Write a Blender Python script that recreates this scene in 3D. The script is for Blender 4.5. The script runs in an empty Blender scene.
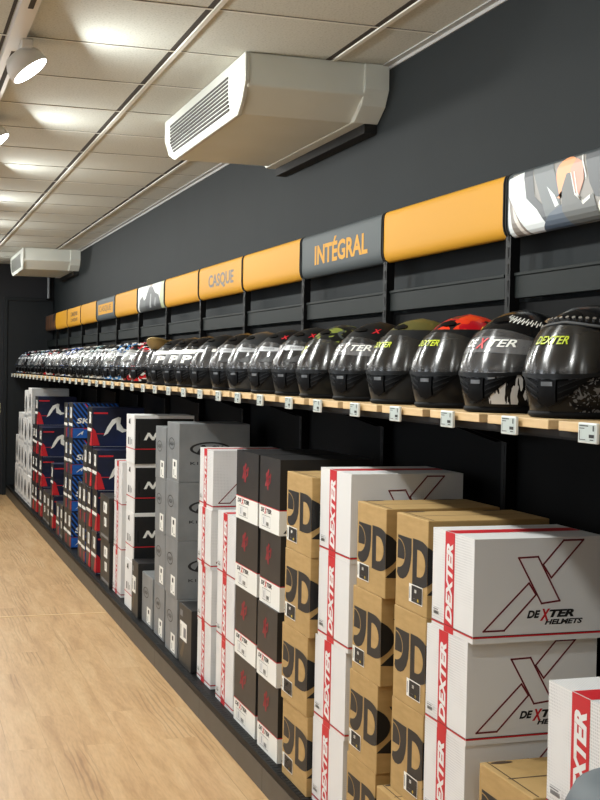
import bpy, bmesh, math, random
from mathutils import Vector, Matrix
random.seed(11)
S = bpy.context.scene
COL = S.collection
PI = math.pi

# ------------------------------------------------------------------ helpers
def lin(c):
    return tuple((x/12.92 if x <= .04045 else ((x+.055)/1.055)**2.4) for x in c)
def hexc(r, g, b):
    return lin((r/255, g/255, b/255))

MATS = {}
def mat(name, col, rough=.6, metal=0., spec=.5, emit=None, estr=0., coat=0.):
    if name in MATS: return MATS[name]
    m = bpy.data.materials.new(name); m.use_nodes = True
    p = m.node_tree.nodes['Principled BSDF']
    p.inputs['Base Color'].default_value = (*col, 1)
    p.inputs['Roughness'].default_value = rough
    p.inputs['Metallic'].default_value = metal
    p.inputs['Specular IOR Level'].default_value = spec
    p.inputs['Coat Weight'].default_value = coat
    if emit:
        p.inputs['Emission Color'].default_value = (*emit, 1)
        p.inputs['Emission Strength'].default_value = estr
    MATS[name] = m
    return m
def nodes(m):
    return m.node_tree.nodes, m.node_tree.links, m.node_tree.nodes['Principled BSDF']
def ramp(N, stops, mode='LINEAR'):
    r = N.new('ShaderNodeValToRGB'); r.color_ramp.interpolation = mode
    e = r.color_ramp.elements
    while len(e) < len(stops): e.new(.5)
    for i, (p, c) in enumerate(stops):
        e[i].position = p; e[i].color = (*c, 1)
    return r
def noisy(name, c1, c2, scale=8, rough=.6, bump=0., stretch=(1, 1, 1), metal=0., spec=.5, detail=4):
    """two tones mixed by noise, with optional bump"""
    m = mat(name, c1, rough, metal, spec); N, L, P = nodes(m)
    tc = N.new('ShaderNodeTexCoord'); mp = N.new('ShaderNodeMapping'); mp.inputs['Scale'].default_value = stretch
    nz = N.new('ShaderNodeTexNoise'); nz.inputs['Scale'].default_value = scale; nz.inputs['Detail'].default_value = detail
    L.new(tc.outputs['Object'], mp.inputs[0]); L.new(mp.outputs[0], nz.inputs['Vector'])
    r = ramp(N, [(.35, c1), (.65, c2)]); L.new(nz.outputs['Fac'], r.inputs[0]); L.new(r.outputs[0], P.inputs['Base Color'])
    if bump:
        b = N.new('ShaderNodeBump'); b.inputs['Strength'].default_value = bump; b.inputs['Distance'].default_value = .004
        L.new(nz.outputs['Fac'], b.inputs['Height']); L.new(b.outputs[0], P.inputs['Normal'])
    return m

class B:
    """collects polygons with materials, then links them as ONE mesh object"""
    def __init__(s): s.v = []; s.f = []; s.m = []; s.mats = []; s.sm = []
    def mi(s, m):
        if m not in s.mats: s.mats.append(m)
        return s.mats.index(m)
    def poly(s, pts, m, smooth=False):
        i = len(s.v); s.v += [tuple(p) for p in pts]; s.f.append(tuple(range(i, i+len(pts)))); s.m.append(s.mi(m)); s.sm.append(smooth)
    def faces(s, vs, fs, m, smooth=False):
        i = len(s.v); s.v += [tuple(p) for p in vs]; k = s.mi(m)
        for f in fs: s.f.append(tuple(i+a for a in f)); s.m.append(k); s.sm.append(smooth)
    def box(s, x0, x1, y0, y1, z0, z1, m):
        vs = [(x, y, z) for x in (x0, x1) for y in (y0, y1) for z in (z0, z1)]
        s.faces(vs, [(0, 1, 3, 2), (4, 6, 7, 5), (0, 4, 5, 1), (2, 3, 7, 6), (0, 2, 6, 4), (1, 5, 7, 3)], m)
    def prism(s, prof, axis, a, b, m, smooth=False):
        """profile of 2D points extruded along 'y' (prof = x,z) or 'x' (prof = y,z)"""
        P = (lambda p, t: (p[0], t, p[1])) if axis == 'y' else (lambda p, t: (t, p[0], p[1]))
        n = len(prof); vs = [P(p, a) for p in prof]+[P(p, b) for p in prof]
        s.faces(vs, [(i, (i+1) % n, n+(i+1) % n, n+i) for i in range(n)], m, smooth)
        s.poly([P(p, a) for p in prof], m); s.poly([P(p, b) for p in reversed(prof)], m)
    def tube(s, pts, r, m, n=10):
        pts = [Vector(p) for p in pts]; vs = []; fs = []
        for i, p in enumerate(pts):
            d = (pts[min(i+1, len(pts)-1)]-pts[max(i-1, 0)]).normalized()
            a = d.orthogonal().normalized(); b = d.cross(a)
            for k in range(n):
                t = 2*PI*k/n; vs.append(p+a*r*math.cos(t)+b*r*math.sin(t))
        for i in range(len(pts)-1):
            for k in range(n): fs.append((i*n+k, i*n+(k+1) % n, (i+1)*n+(k+1) % n, (i+1)*n+k))
        s.faces(vs, fs, m, True)
        s.poly(vs[:n][::-1], m); s.poly(vs[-n:], m)
    def build(s, name, parent=None, loc=None, bevel=0., fix=True):
        me = bpy.data.meshes.new(name); me.from_pydata([tuple(v) for v in s.v], [], s.f)
        for m in s.mats: me.materials.append(m)
        for p, k, q in zip(me.polygons, s.m, s.sm): p.material_index = k; p.use_smooth = q
        me.update()
        if fix:
            bm = bmesh.new(); bm.from_mesh(me); bmesh.ops.recalc_face_normals(bm, faces=bm.faces[:]); bm.to_mesh(me); bm.free()
        o = bpy.data.objects.new(name, me); COL.objects.link(o)
        if parent: o.parent = parent
        if loc: o.location = loc
        if bevel:
            b = o.modifiers.new('edge', 'BEVEL'); b.width = bevel; b.segments = 2; b.limit_method = 'ANGLE'; b.angle_limit = 1.0
        return o

def tag(o, label, cat, group=None, kind=None):
    if label: o['label'] = label
    if cat: o['category'] = cat
    if group: o['group'] = group
    if kind: o['kind'] = kind
    return o
def struct(o): o['kind'] = 'structure'; return o
def empty(name, loc=(0, 0, 0), rz=0.):
    o = bpy.data.objects.new(name, None); o.empty_display_size = .05; COL.objects.link(o); o.location = loc; o.rotation_euler = (0, 0, rz); return o
def dup(root, loc, rz=None):
    def cp(o, par):
        c = o.copy(); COL.objects.link(c)
        if par: c.parent = par
        for ch in KIDS.get(o.name, []): cp(ch, c)
        return c
    KIDS = {}
    for o in COL.objects:
        if o.parent: KIDS.setdefault(o.parent.name, []).append(o)
    c = cp(root, None); c.location = loc
    if rz is not None: c.rotation_euler = (0, 0, rz)
    return c

ORD = ['first', 'second', 'third', 'fourth', 'fifth', 'sixth', 'seventh', 'eighth', 'ninth', 'tenth', 'eleventh', 'twelfth', 'thirteenth',
       'fourteenth', 'fifteenth', 'sixteenth', 'seventeenth', 'eighteenth', 'nineteenth', 'twentieth']
def ordw(n):
    if n <= 20: return ORD[n-1]
    t = {2: 'twenty', 3: 'thirty', 4: 'forty'}[n//10]
    return {20: 'twentieth', 30: 'thirtieth', 40: 'fortieth'}[n] if n % 10 == 0 else t+'-'+ORD[n % 10-1]

TXT = {}
def text(s, bold=.0, shear=0.):
    """triangulated glyphs of a string, normalised to height 1: (verts, faces, width)"""
    k = (s, bold, shear)
    if k in TXT: return TXT[k]
    c = bpy.data.curves.new('lettering', 'FONT'); c.body = s; c.size = 1; c.offset = bold; c.resolution_u = 3; c.shear = shear
    o = bpy.data.objects.new('lettering', c); COL.objects.link(o)
    bpy.context.view_layer.update()
    me = bpy.data.meshes.new_from_object(o.evaluated_get(bpy.context.evaluated_depsgraph_get()))
    vs = [(v.co.x, v.co.y) for v in me.vertices]; fs = [tuple(p.vertices) for p in me.polygons]
    bpy.data.objects.remove(o); bpy.data.curves.remove(c); bpy.data.meshes.remove(me)
    x0 = min(v[0] for v in vs); x1 = max(v[0] for v in vs); y0 = min(v[1] for v in vs); h = max(v[1] for v in vs)-y0
    vs = [((x-x0)/h, (y-y0)/h) for x, y in vs]
    TXT[k] = (vs, fs, (x1-x0)/h)
    return TXT[k]
def put_text(b, s, fn, u, v, h, m, w=None, rot=False, bold=.0, shear=0.):
    """lettering through a surface map fn(u,v); (u,v) lower-left corner; rot turns it to read upward"""
    vs, fs, W = text(s, bold, shear); sx = (w/W if w else h)
    if rot: P = [fn(u+h-y*h, v+x*sx) for x, y in vs]
    else: P = [fn(u+x*sx, v+y*h) for x, y in vs]
    b.faces(P, fs, m)
def clip(poly, c, keep_less):
    out = []
    for i in range(len(poly)):
        a, q = poly[i], poly[(i+1) % len(poly)]
        ia = (a[0] <= c) == keep_less or a[0] == c; iq = (q[0] <= c) == keep_less or q[0] == c
        if ia: out.append(a)
        if ia != iq:
            t = (c-a[0])/(q[0]-a[0]); out.append((c, a[1]+t*(q[1]-a[1])))
    return out
def arc(cx, cy, rx, ry, a0, a1, n=10):
    return [(cx+rx*math.cos(math.radians(a0+(a1-a0)*i/n)), cy+ry*math.sin(math.radians(a0+(a1-a0)*i/n))) for i in range(n+1)]

# ------------------------------------------------------------------ materials
M_white = mat('white_card', hexc(226, 226, 224), .55)
def dotted_card():
    m = mat('dotted_white_card', hexc(222, 222, 221), .5); N, L, P = nodes(m)
    tc = N.new('ShaderNodeTexCoord'); v = N.new('ShaderNodeTexVoronoi'); v.inputs['Scale'].default_value = 150; v.inputs['Randomness'].default_value = 0
    L.new(tc.outputs['Object'], v.inputs['Vector'])
    nz = N.new('ShaderNodeTexNoise'); nz.inputs['Scale'].default_value = 6; L.new(tc.outputs['Object'], nz.inputs['Vector'])
    lt = N.new('ShaderNodeMath'); lt.operation = 'LESS_THAN'; lt.inputs[1].default_value = .33; L.new(v.outputs['Distance'], lt.inputs[0])
    r = ramp(N, [(.38, (0, 0, 0)), (.55, (1, 1, 1))]); L.new(nz.outputs['Fac'], r.inputs[0])
    mu = N.new('ShaderNodeMath'); mu.operation = 'MULTIPLY'; L.new(lt.outputs[0], mu.inputs[0]); L.new(r.outputs[0], mu.inputs[1])
    m2 = N.new('ShaderNodeMath'); m2.operation = 'MULTIPLY'; m2.inputs[1].default_value = .55; L.new(mu.outputs[0], m2.inputs[0])
    mx = N.new('ShaderNodeMixRGB'); mx.inputs[1].default_value = (*hexc(224, 224, 223), 1); mx.inputs[2].default_value = (*hexc(176, 176, 178), 1)
    L.new(m2.outputs[0], mx.inputs[0]); L.new(mx.outputs[0], P.inputs['Base Color'])
    return m
M_dots = dotted_card()
M_red = mat('red_print', hexc(196, 26, 38), .5)
M_darkred = mat('dark_red_print', hexc(142, 28, 40), .5)
M_ink = mat('black_print', hexc(17, 17, 18), .5)
M_greyink = mat('grey_print', hexc(120, 122, 124), .5)
M_paleink = mat('pale_grey_print', hexc(176, 178, 180), .5)
M_brown = noisy('kraft_card', hexc(172, 140, 86), hexc(182, 149, 95), 14, .75, .05, (1, 1, 4))
M_kraftdark = mat('kraft_shadow_slot', hexc(70, 52, 34), .8)
M_blackcard = noisy('black_card', hexc(30, 30, 31), hexc(38, 37, 37), 10, .42)
M_greycard = noisy('grey_card', hexc(118, 121, 122), hexc(126, 129, 130), 12, .5)
M_darkcard = noisy('dark_carton', hexc(44, 43, 40), hexc(54, 52, 47), 12, .5)
M_navy = noisy('navy_card', hexc(7, 13, 36), hexc(12, 30, 72), 3, .45)
M_blue = mat('blue_print', hexc(30, 92, 176), .45)
M_bluedark = mat('dark_blue_print', hexc(9, 16, 44), .45)
M_label = mat('label_paper', hexc(235, 235, 228), .55)
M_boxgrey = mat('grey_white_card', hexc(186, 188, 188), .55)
M_blackmetal = noisy('black_metal', hexc(7, 7, 8), hexc(9, 9, 10), 20, .5, spec=.15)
M_panel = noisy('black_back_panel', hexc(4, 5, 6), hexc(6, 7, 8), 6, .7, spec=.1)
M_rail = noisy('grey_rail', hexc(20, 25, 24), hexc(23, 28, 27), 8, .6, spec=.15)
M_slot = mat('slot_black', (.004, .004, .004), .8)
M_kick = noisy('kick_plate_taupe', hexc(74, 68, 58), hexc(80, 74, 64), 9, .5)
M_wood = noisy('shelf_beech', hexc(204, 172, 124), hexc(216, 186, 140), 7, .5, 0, (6, 1, 6))
M_tagbody = mat('price_tag_plastic', hexc(225, 230, 226), .4)
M_screen = mat('price_tag_screen', hexc(186, 196, 192), .35)
M_yellow = mat('yellow_sign', hexc(192, 138, 34), .6, spec=.2)
M_signdark = mat('dark_grey_sign', hexc(66, 72, 74), .6, spec=.25)
M_signtextgrey = mat('sign_grey_letters', hexc(56, 52, 44), .5)
M_trackwhite = mat('track_white', hexc(222, 220, 214), .45)
M_ac = noisy('air_unit_cream', hexc(218, 222, 214), hexc(222, 226, 219), 4, .45)
M_acfront = mat('air_unit_front', hexc(196, 198, 190), .45)
M_lens = mat('lamp_lens', (1, 1, 1), .3, emit=(1., .98, .95), estr=12.)

def floor_mat():
    m = mat('oak_planks', (.5, .3, .15), .42); N, L, P = nodes(m)
    tc = N.new('ShaderNodeTexCoord')
    sw = N.new('ShaderNodeMapping'); sw.inputs['Rotation'].default_value = (0, 0, PI/2); L.new(tc.outputs['Object'], sw.inputs[0])
    br = N.new('ShaderNodeTexBrick'); br.offset = .37; br.inputs['Scale'].default_value = 1
    br.inputs['Brick Width'].default_value = 1.28; br.inputs['Row Height'].default_value = .155; br.inputs['Mortar Size'].default_value = .0016
    br.inputs['Color1'].default_value = (.35, .35, .35, 1); br.inputs['Color2'].default_value = (.65, .65, .65, 1); br.inputs['Mortar'].default_value = (.2, .2, .2, 1)
    L.new(sw.outputs[0], br.inputs['Vector'])
    mp = N.new('ShaderNodeMapping'); mp.inputs['Scale'].default_value = (1, .13, 1); L.new(tc.outputs['Object'], mp.inputs[0])
    add = N.new('ShaderNodeVectorMath'); add.operation = 'ADD'; L.new(mp.outputs[0], add.inputs[0])
    sc = N.new('ShaderNodeVectorMath'); sc.operation = 'SCALE'; sc.inputs['Scale'].default_value = 9; L.new(br.outputs['Color'], sc.inputs[0]); L.new(sc.outputs[0], add.inputs[1])
    n1 = N.new('ShaderNodeTexNoise'); n1.inputs['Scale'].default_value = 16; n1.inputs['Detail'].default_value = 5; n1.inputs['Distortion'].default_value = .6; L.new(add.outputs[0], n1.inputs['Vector'])
    n2 = N.new('ShaderNodeTexNoise'); n2.inputs['Scale'].default_value = 120; n2.inputs['Detail'].default_value = 3; L.new(add.outputs[0], n2.inputs['Vector'])
    n3 = N.new('ShaderNodeTexWave'); n3.wave_type = 'BANDS'; n3.bands_direction = 'X'; n3.inputs['Scale'].default_value = 13; n3.inputs['Distortion'].default_value = 7; n3.inputs['Detail'].default_value = 2; n3.inputs['Detail Scale'].default_value = 1.2
    L.new(add.outputs[0], n3.inputs['Vector'])
    r1 = ramp(N, [(.3, hexc(188, 148, 102)), (.5, hexc(206, 168, 120)), (.7, hexc(214, 180, 134))]); L.new(n1.outputs['Fac'], r1.inputs[0])
    mx = N.new('ShaderNodeMixRGB'); mx.blend_type = 'MULTIPLY'; mx.inputs[0].default_value = .35
    r2 = ramp(N, [(.25, (.62, .56, .5)), (.6, (1, 1, 1))]); L.new(n2.outputs['Fac'], r2.inputs[0])
    L.new(r1.outputs[0], mx.inputs[1]); L.new(r2.outputs[0], mx.inputs[2])
    n4 = N.new('ShaderNodeTexNoise'); n4.inputs['Scale'].default_value = 6; n4.inputs['Detail'].default_value = 1; L.new(add.outputs[0], n4.inputs['Vector'])
    r4 = ramp(N, [(.52, (0, 0, 0)), (.66, (1, 1, 1))]); L.new(n4.outputs['Fac'], r4.inputs[0])
    r3 = ramp(N, [(.0, (.5, .43, .36)), (.4, (1, 1, 1))]); L.new(n3.outputs['Fac'], r3.inputs[0])
    k = N.new('ShaderNodeMath'); k.operation = 'MULTIPLY'; k.inputs[1].default_value = .55; L.new(r4.outputs[0], k.inputs[0])
    mx2 = N.new('ShaderNodeMixRGB'); mx2.blend_type = 'MULTIPLY'; L.new(k.outputs[0], mx2.inputs[0]); L.new(mx.outputs[0], mx2.inputs[1]); L.new(r3.outputs[0], mx2.inputs[2])
    mx3 = N.new('ShaderNodeMixRGB'); mx3.blend_type = 'MULTIPLY'; mx3.inputs[0].default_value = .22; L.new(mx2.outputs[0], mx3.inputs[1])
    r5 = ramp(N, [(.2, (.45, .4, .35)), (.4, (.9, .88, .86)), (.65, (1, 1, 1))]); L.new(br.outputs['Color'], r5.inputs[0]); L.new(r5.outputs[0], mx3.inputs[2])
    L.new(mx3.outputs[0], P.inputs['Base Color'])
    return m
def ceiling_mat():
    m = mat('mineral_tile', hexc(205, 196, 184), .85); N, L, P = nodes(m)
    tc = N.new('ShaderNodeTexCoord')
    nz = N.new('ShaderNodeTexNoise'); nz.inputs['Scale'].default_value = 130; nz.inputs['Detail'].default_value = 3; L.new(tc.outputs['Object'], nz.inputs['Vector'])
    r = ramp(N, [(.30, hexc(180, 182, 173)), (.45, hexc(200, 203, 195)), (.7, hexc(208, 210, 203))]); L.new(nz.outputs['Fac'], r.inputs[0]); L.new(r.outputs[0], P.inputs['Base Color'])
    b = N.new('ShaderNodeBump'); b.inputs['Strength'].default_value = .2; b.inputs['Distance'].default_value = .003; L.new(nz.outputs['Fac'], b.inputs['Height']); L.new(b.outputs[0], P.inputs['Normal'])
    return m
M_floor = floor_mat(); M_ceil = ceiling_mat()
M_wall = noisy('charcoal_wall_paint', hexc(20, 25, 27), hexc(23, 28, 30), 3, .75, spec=.25)
M_wallback = noisy('back_wall_paint', hexc(16, 18, 24), hexc(19, 21, 27), 3, .7)
M_wallpale = noisy('shop_wall_paint', hexc(70, 70, 70), hexc(76, 76, 76), 3, .8)

# ------------------------------------------------------------------ the setting
FILL = 7.; ZC = 2.77; YB = 15.36; XW = 1.86; XL = -4.2; YF = -2.6; ZD = .125
def slab(name, *a, m): 
    b = B(); b.box(*a, m); return struct(b.build(name))
slab('floor', XL, XW+.1, YF, YB+.1, -.08, 0, m=M_floor)
slab('wall_right', XW, XW+.1, YF, YB+.1, 0, ZC, m=M_wall)
slab('wall_back', XL, XW, YB, YB+.1, 0, ZC, m=M_wallback)
slab('wall_left', XL-.1, XL, YF, YB, 0, ZC, m=M_wallpale)
slab('wall_front', XL, XW, YF-.1, YF, 0, ZC, m=M_wallpale)
slab('trim_1', XL, 1.30, 7.86, 7.875, 0, .003, m=mat('floor_strip', hexc(232, 205, 160), .4))
M_fill = mat('fill_glow_pane', hexc(200, 210, 220), .1, emit=(.86, .93, 1.), estr=FILL)  # glowing windows added out of view, for cool fill and visor reflections
for i, y in enumerate((1.9, 4.6, 7.6, 11.)):
    wn = struct(empty(f'added_window_{i+1}', (XL, y, 0)))
    b = B(); b.box(.002, .012, -.42, .42, .3, 2.4, M_fill); struct(b.build('added_window_pane', wn))
    b = B()
    for a in ((-.49, -.42, .23, 2.47), (.42, .49, .23, 2.47), (-.42, .42, .23, .3), (-.42, .42, 2.4, 2.47), (-.42, .42, 1.28, 1.32)): b.box(.002, .05, *a, M_blackmetal)
    struct(b.build('added_window_frame', wn))
# suspended ceiling: tiles, cross bars and wide slotted runners in one surface
b = B(); b.box(XL, XW, YF, YB, ZC, ZC+.1, M_ceil)
M_tbar = mat('ceiling_bar_white', hexc(224, 224, 216), .5); M_groove = mat('ceiling_groove', hexc(58, 52, 46), .8)
k = -11
while 4.13+.6*k < YB-.02:
    y = 4.13+.6*k; k += 1
    b.box(XL, XW, y-.004, y+.009, ZC-.003, ZC+.01, M_tbar); b.box(XL, XW, y-.0055, y-.004, ZC-.0012, ZC+.01, M_groove)
for x in (1.62, 1.02, -.18, -.78, -1.98, -2.58, -3.18):
    b.box(x-.024, x-.004, YF, YB, ZC-.0015, ZC+.01, M_groove); b.box(x-.002, x+.016, YF, YB, ZC-.006, ZC+.01, M_tbar)
struct(b.build('ceiling'))
b = B(); b.prism([(XW-.03, ZC-.001), (XW, ZC-.001), (XW, ZC-.018), (XW-.005, ZC-.018), (XW-.005, ZC-.006), (XW-.03, ZC-.006)], 'y', YF, YB, mat('edge_trim', hexc(168, 168, 166), .45))
struct(b.build('trim_2'))
# dark door leaf at the far end of the shelving
d = struct(empty('door_1', (1.29, YB, 0)))
M_door = noisy('charcoal_door', hexc(21, 25, 28), hexc(24, 28, 31), 4, .6, spec=.3)
b = B(); b.box(.02, .56, -.035, -.001, .005, 2.33, M_door); struct(b.build('door_leaf', d, bevel=.004))
b = B(); b.box(-.025, .02, -.05, -.001, 0, 2.37, M_door); b.box(.02, .56, -.05, -.001, 2.33, 2.37, M_door); struct(b.build('door_frame', d, bevel=.003))
b = B(); b.tube([(1.79, YB-.04, 2.36), (1.79, YB-.04, 2.62)], .018, mat('pipe_paint', hexc(120, 124, 128), .4)); b.box(1.755, 1.825, YB-.07, YB-.001, 2.345, 2.37, M_blackmetal)
tag(b.build('condensate_pipe'), 'grey vertical pipe between door top and the far air unit', 'pipe')
b = B(); b.box(1.205, 1.24, YB-.012, YB-.0005, .985, 1.1, mat('switch_cream', hexc(196, 192, 150), .5)); b.box(1.213, 1.232, YB-.017, YB-.012, 1.02, 1.065, mat('switch_key', hexc(214, 210, 176), .5))
tag(b.build('light_switch', bevel=.003), 'small pale yellow switch plate on the dark back wall', 'switch')

# ------------------------------------------------------------------ air units
def air_unit(y0, y1, label):
    t = tag(empty('air_conditioner', (1.56, (y0+y1)/2, ZC)), label, 'air conditioner', 'ceiling air conditioning units')
    h = (y1-y0)/2; X = lambda x: x-1.56
    b = B()     # casing: straight upper sides, lower sides that taper in to the underside
    L0 = [(X(1.28), -h), (X(1.80), -h), (X(1.80), h), (X(1.28), h)]
    L1 = [(X(1.28), -h+.005), (X(1.80), -h+.005), (X(1.80), h-.005), (X(1.28), h-.005)]
    L2 = [(X(1.28), -h+.15), (X(1.80), -h+.15), (X(1.80), h-.15), (X(1.28), h-.15)]
    zs = (-.001, -.125, -.208); vs = [(x, y, zs[i]) for i, L in enumerate((L0, L1, L2)) for x, y in L]
    fs = [(r*4+k, r*4+(k+1) % 4, r*4+4+(k+1) % 4, r*4+4+k) for r in (0, 1) for k in range(4)]+[(0, 1, 2, 3), (8, 9, 10, 11)]
    b.faces(vs, fs, M_ac); b.build('casing', t, bevel=.006)
    b = B()     # pale front fascia with rounded lower corners, carrying the louvres
    out = [(-h-.004, -.002), (-h-.004, -.11), (-h+.05, -.165), (-h+.15, -.214), (h-.17, -.214), (h-.07, -.18), (h+.004, -.10), (h+.004, -.002)]
    n = len(out); xf = lambda z, o: X(1.268)+.012*(max(0, -z-.11)/.10)**2+o
    vs = [(xf(z, 0), y, z) for y, z in out]+[(xf(z, .02), y, z) for y, z in out]
    b.faces(vs, [tuple(range(n)), tuple(range(2*n-1, n-1, -1))]+[(i, (i+1) % n, n+(i+1) % n, n+i) for i in range(n)], M_acfront)
    fa = b.build('fascia', t, bevel=.004)
    b = B(); mg = mat('grille_dark', hexc(50, 46, 40), .7)
    g0, g1 = -h+.25, h-.13
    for i in range(9):
        z = -.048-.0158*i; e = .06*max(0, i-5)
        b.box(xf(z, -.0025), xf(z, .004), g0, g1-e*.3, z-.0048, z+.0038, mg)
    b.build('grille', fa)
    b = B()     # curved collar where the unit meets the wall
    pr = [(-h-.006, -.001), (-h-.007, -.10), (-h+.03, -.16), (-h+.11, -.212), (h-.11, -.212), (h-.03, -.16), (h+.007, -.10), (h+.006, -.001)]
    vs = [(X(1.755), y, z) for y, z in pr]+[(X(1.858), y, z) for y, z in pr]; n = len(pr)
    b.faces(vs, [(i, (i+1) % n, n+(i+1) % n, n+i) for i in range(n)]+[tuple(range(n))], M_ac); b.build('wall_collar', t, bevel=.004)
    b = B(); b.box(X(1.805), X(1.857), -h+.12, h-.12, -.25, -.2125, M_slot); b.build('dark_recess', t)  # black box stands in for the dark recess at the wall
    return t
air_unit(4.63, 6.10, 'large cream air conditioner hung under the ceiling nearest the camera')
air_unit(13.15, 14.55, 'small distant cream air conditioner at the far end of the wall')

# ------------------------------------------------------------------ track and lamps
b = B(); x = .42
b.box(x-.03, x+.03, YF, YB, ZC-.03, ZC-.0005, M_trackwhite)
for k in range(9):
    y = -2.2+1.7*k+.25
    b.box(x-.004, x+.014, y, y+1.1, ZC-.0315, ZC-.02, M_groove)
b.box(x-.046, x-.034, YF, YB, ZC-.002, ZC, M_groove)
tag(b.build('lighting_track'), 'long white lighting track along the ceiling above the aisle', 'lighting track')
def track_light(x, y, label, group, n=(.58, -.17, -.79)):
    """round spot head on a stem, aimed along n; the lens is a disc lamp"""
    t = tag(empty('track_light', (x, y, ZC-.03)), label, 'spotlight', group)
    b = B(); b.box(-.02, .02, -.09, .09, -.028, -.0005, M_trackwhite); b.build('adapter', t, bevel=.003)
    b = B(); b.tube([(0, 0, -.026), (.0, 0, -.075)], .011, M_trackwhite); b.build('stem', t)
    rot = Vector(n).to_track_quat('-Z', 'Y').to_euler()
    hd = B(); ring = [(.03, .045), (.056, .038), (.072, .01), (.078, -.035), (.075, -.037), (.070, -.03)]; N_ = 24
    vs = [(r*math.cos(2*PI*k/N_), r*math.sin(2*PI*k/N_), z) for r, z in ring for k in range(N_)]
    hd.faces(vs, [(i*N_+k, i*N_+(k+1) % N_, (i+1)*N_+(k+1) % N_, (i+1)*N_+k) for i in range(len(ring)-1) for k in range(N_)], M_trackwhite, True)
    hd.poly(vs[:N_], M_trackwhite); ho = hd.build('housing', t); ho.location = (0, 0, -.07); ho.rotation_euler = rot
    ln = B(); ln.poly([(.072*math.cos(2*PI*k/N_), .072*math.sin(2*PI*k/N_), -.033) for k in range(N_)], M_lens); ln.build('lens', ho)
    l = bpy.data.lights.new('beam', 'AREA'); l.shape = 'DISK'; l.size = .13; l.energy = LAMP; l.color = (.98, 1, .965); l.spread = PI
    lo = bpy.data.objects.new('beam', l); COL.objects.link(lo); lo.parent = ho; lo.location = (0, 0, -.04)
    return t
LAMP = 20.
ys = [-1.59+1.58*k for k in range(11)]
for i, y in enumerate(ys):
    vis = i-3; LAMP = 11. if i < 3 else 21.
    track_light(.455, y, {1: 'lit track spotlight glaring near the top left of the ceiling', 2: 'lit track spotlight peeking in at the left picture edge'}.get(vis, f'lit track spotlight, {ordw(i+1)} along the aisle track from the front wall'), 'aisle track spotlights')
M_bar = mat('fill_light_diffuser', (1, 1, 1), .4, emit=(1., 1., .98), estr=11.)  # unseen lamps added to put bright streaks on the visors
for i in range(6):
    t = tag(empty('added_fill_light', (-2.1, .75+2.35*i, ZC-.001)), f'added linear fill light over the open shop floor, {ordw(i+1)} from the front wall', 'added fill light', 'added fill lights over the shop floor')
    b = B(); b.box(-1.5, 1.5, -.1, .1, -.06, 0, M_trackwhite); h = b.build('housing', t, bevel=.006)
    b = B(); b.box(-1.47, 1.47, -.08, .08, -.066, -.0605, M_bar); b.build('diffuser', t)

# ------------------------------------------------------------------ shelving bays
def Yb(k): return 3.41+.9935*k
SIGN = {-2: 'beyond the right picture edge', -1: 'under the biker photo sign', 0: 'under the blank yellow sign beside the biker photo', 1: 'under the dark sign lettered in yellow',
        2: 'under the blank yellow sign left of the dark lettered one', 3: 'under the yellow sign with grey lettering', 4: 'under the blank yellow sign right of the grey photo sign',
        5: 'under the grey photo sign', 6: 'under the blank yellow sign left of the grey photo', 7: 'under the small dark sign with yellow label', 8: 'under the fourth sign from the far end',
        9: 'under the third sign from the far end', 10: 'under the second sign from the far end', 11: 'at the far end under the brown photo sign'}
def bay_proto():
    w = .9935; a0, a1 = -.0165, .9765
    t = empty('shelving_bay')
    b = B(); b.box(1.312, 1.33, a0, a1, .0, .095, M_kick); b.build('kick_plate', t, bevel=.002)
    b = B(); b.box(1.31, 1.80, a0, a1, .101, ZD, M_blackmetal)
    for i in range(34): b.box(1.316, 1.338, .012+.0288*i-.018, .026+.0288*i-.018, ZD-.001, ZD+.0012, M_slot)
    b.box(1.335, 1.345, a0, a1, .085, .1015, M_slot); b.build('base_deck', t)
    b = B(); b.box(1.805, 1.815, a0, a1, ZD, 1.775, M_panel); b.build('back_panel', t)
    b = B(); b.box(1.782, 1.804, a0+.06, a1-.004, 1.785, 1.862, M_rail); b.box(1.778, 1.782, a0+.06, a1-.004, 1.852, 1.862, M_rail); b.build('crossbar', t, bevel=.002)
    b = B(); b.box(1.768, 1.80, -.016, .016, .0, 2.13, M_blackmetal)
    for i in range(40): b.box(1.7665, 1.775, -.0045, .0045, .16+.05*i, .19+.05*i, M_slot)
    for i in range(40): b.box(1.7672, 1.775, -.0095, .0095, .153+.05*i, .157+.05*i, M_rail)
    b.build('upright', t)
    b = B(); b.box(1.385, 1.79, a0, a1, 1.418, 1.438, M_blackmetal); b.box(1.378, 1.385, a0, a1, 1.424, 1.4382, M_slot); b.build('metal_shelf', t)
    for y in (.03, w-.06):
        b = B(); b.prism([(1.55, 1.4175), (1.767, 1.4175), (1.767, 1.35), (1.75, 1.35)], 'y', y-.004, y+.004, M_blackmetal); b.build('shelf_bracket', t)
    return t
bay = bay_proto(); bay.location = (0, Yb(-2), 0)
tag(bay, 'black metal shelving bay '+SIGN[-2], 'shelving', 'black shelving bays along the wall')
for k in range(-1, 12):
    c = dup(bay, (0, Yb(k), 0)); c['label'] = 'black metal shelving bay '+SIGN[k]
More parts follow.
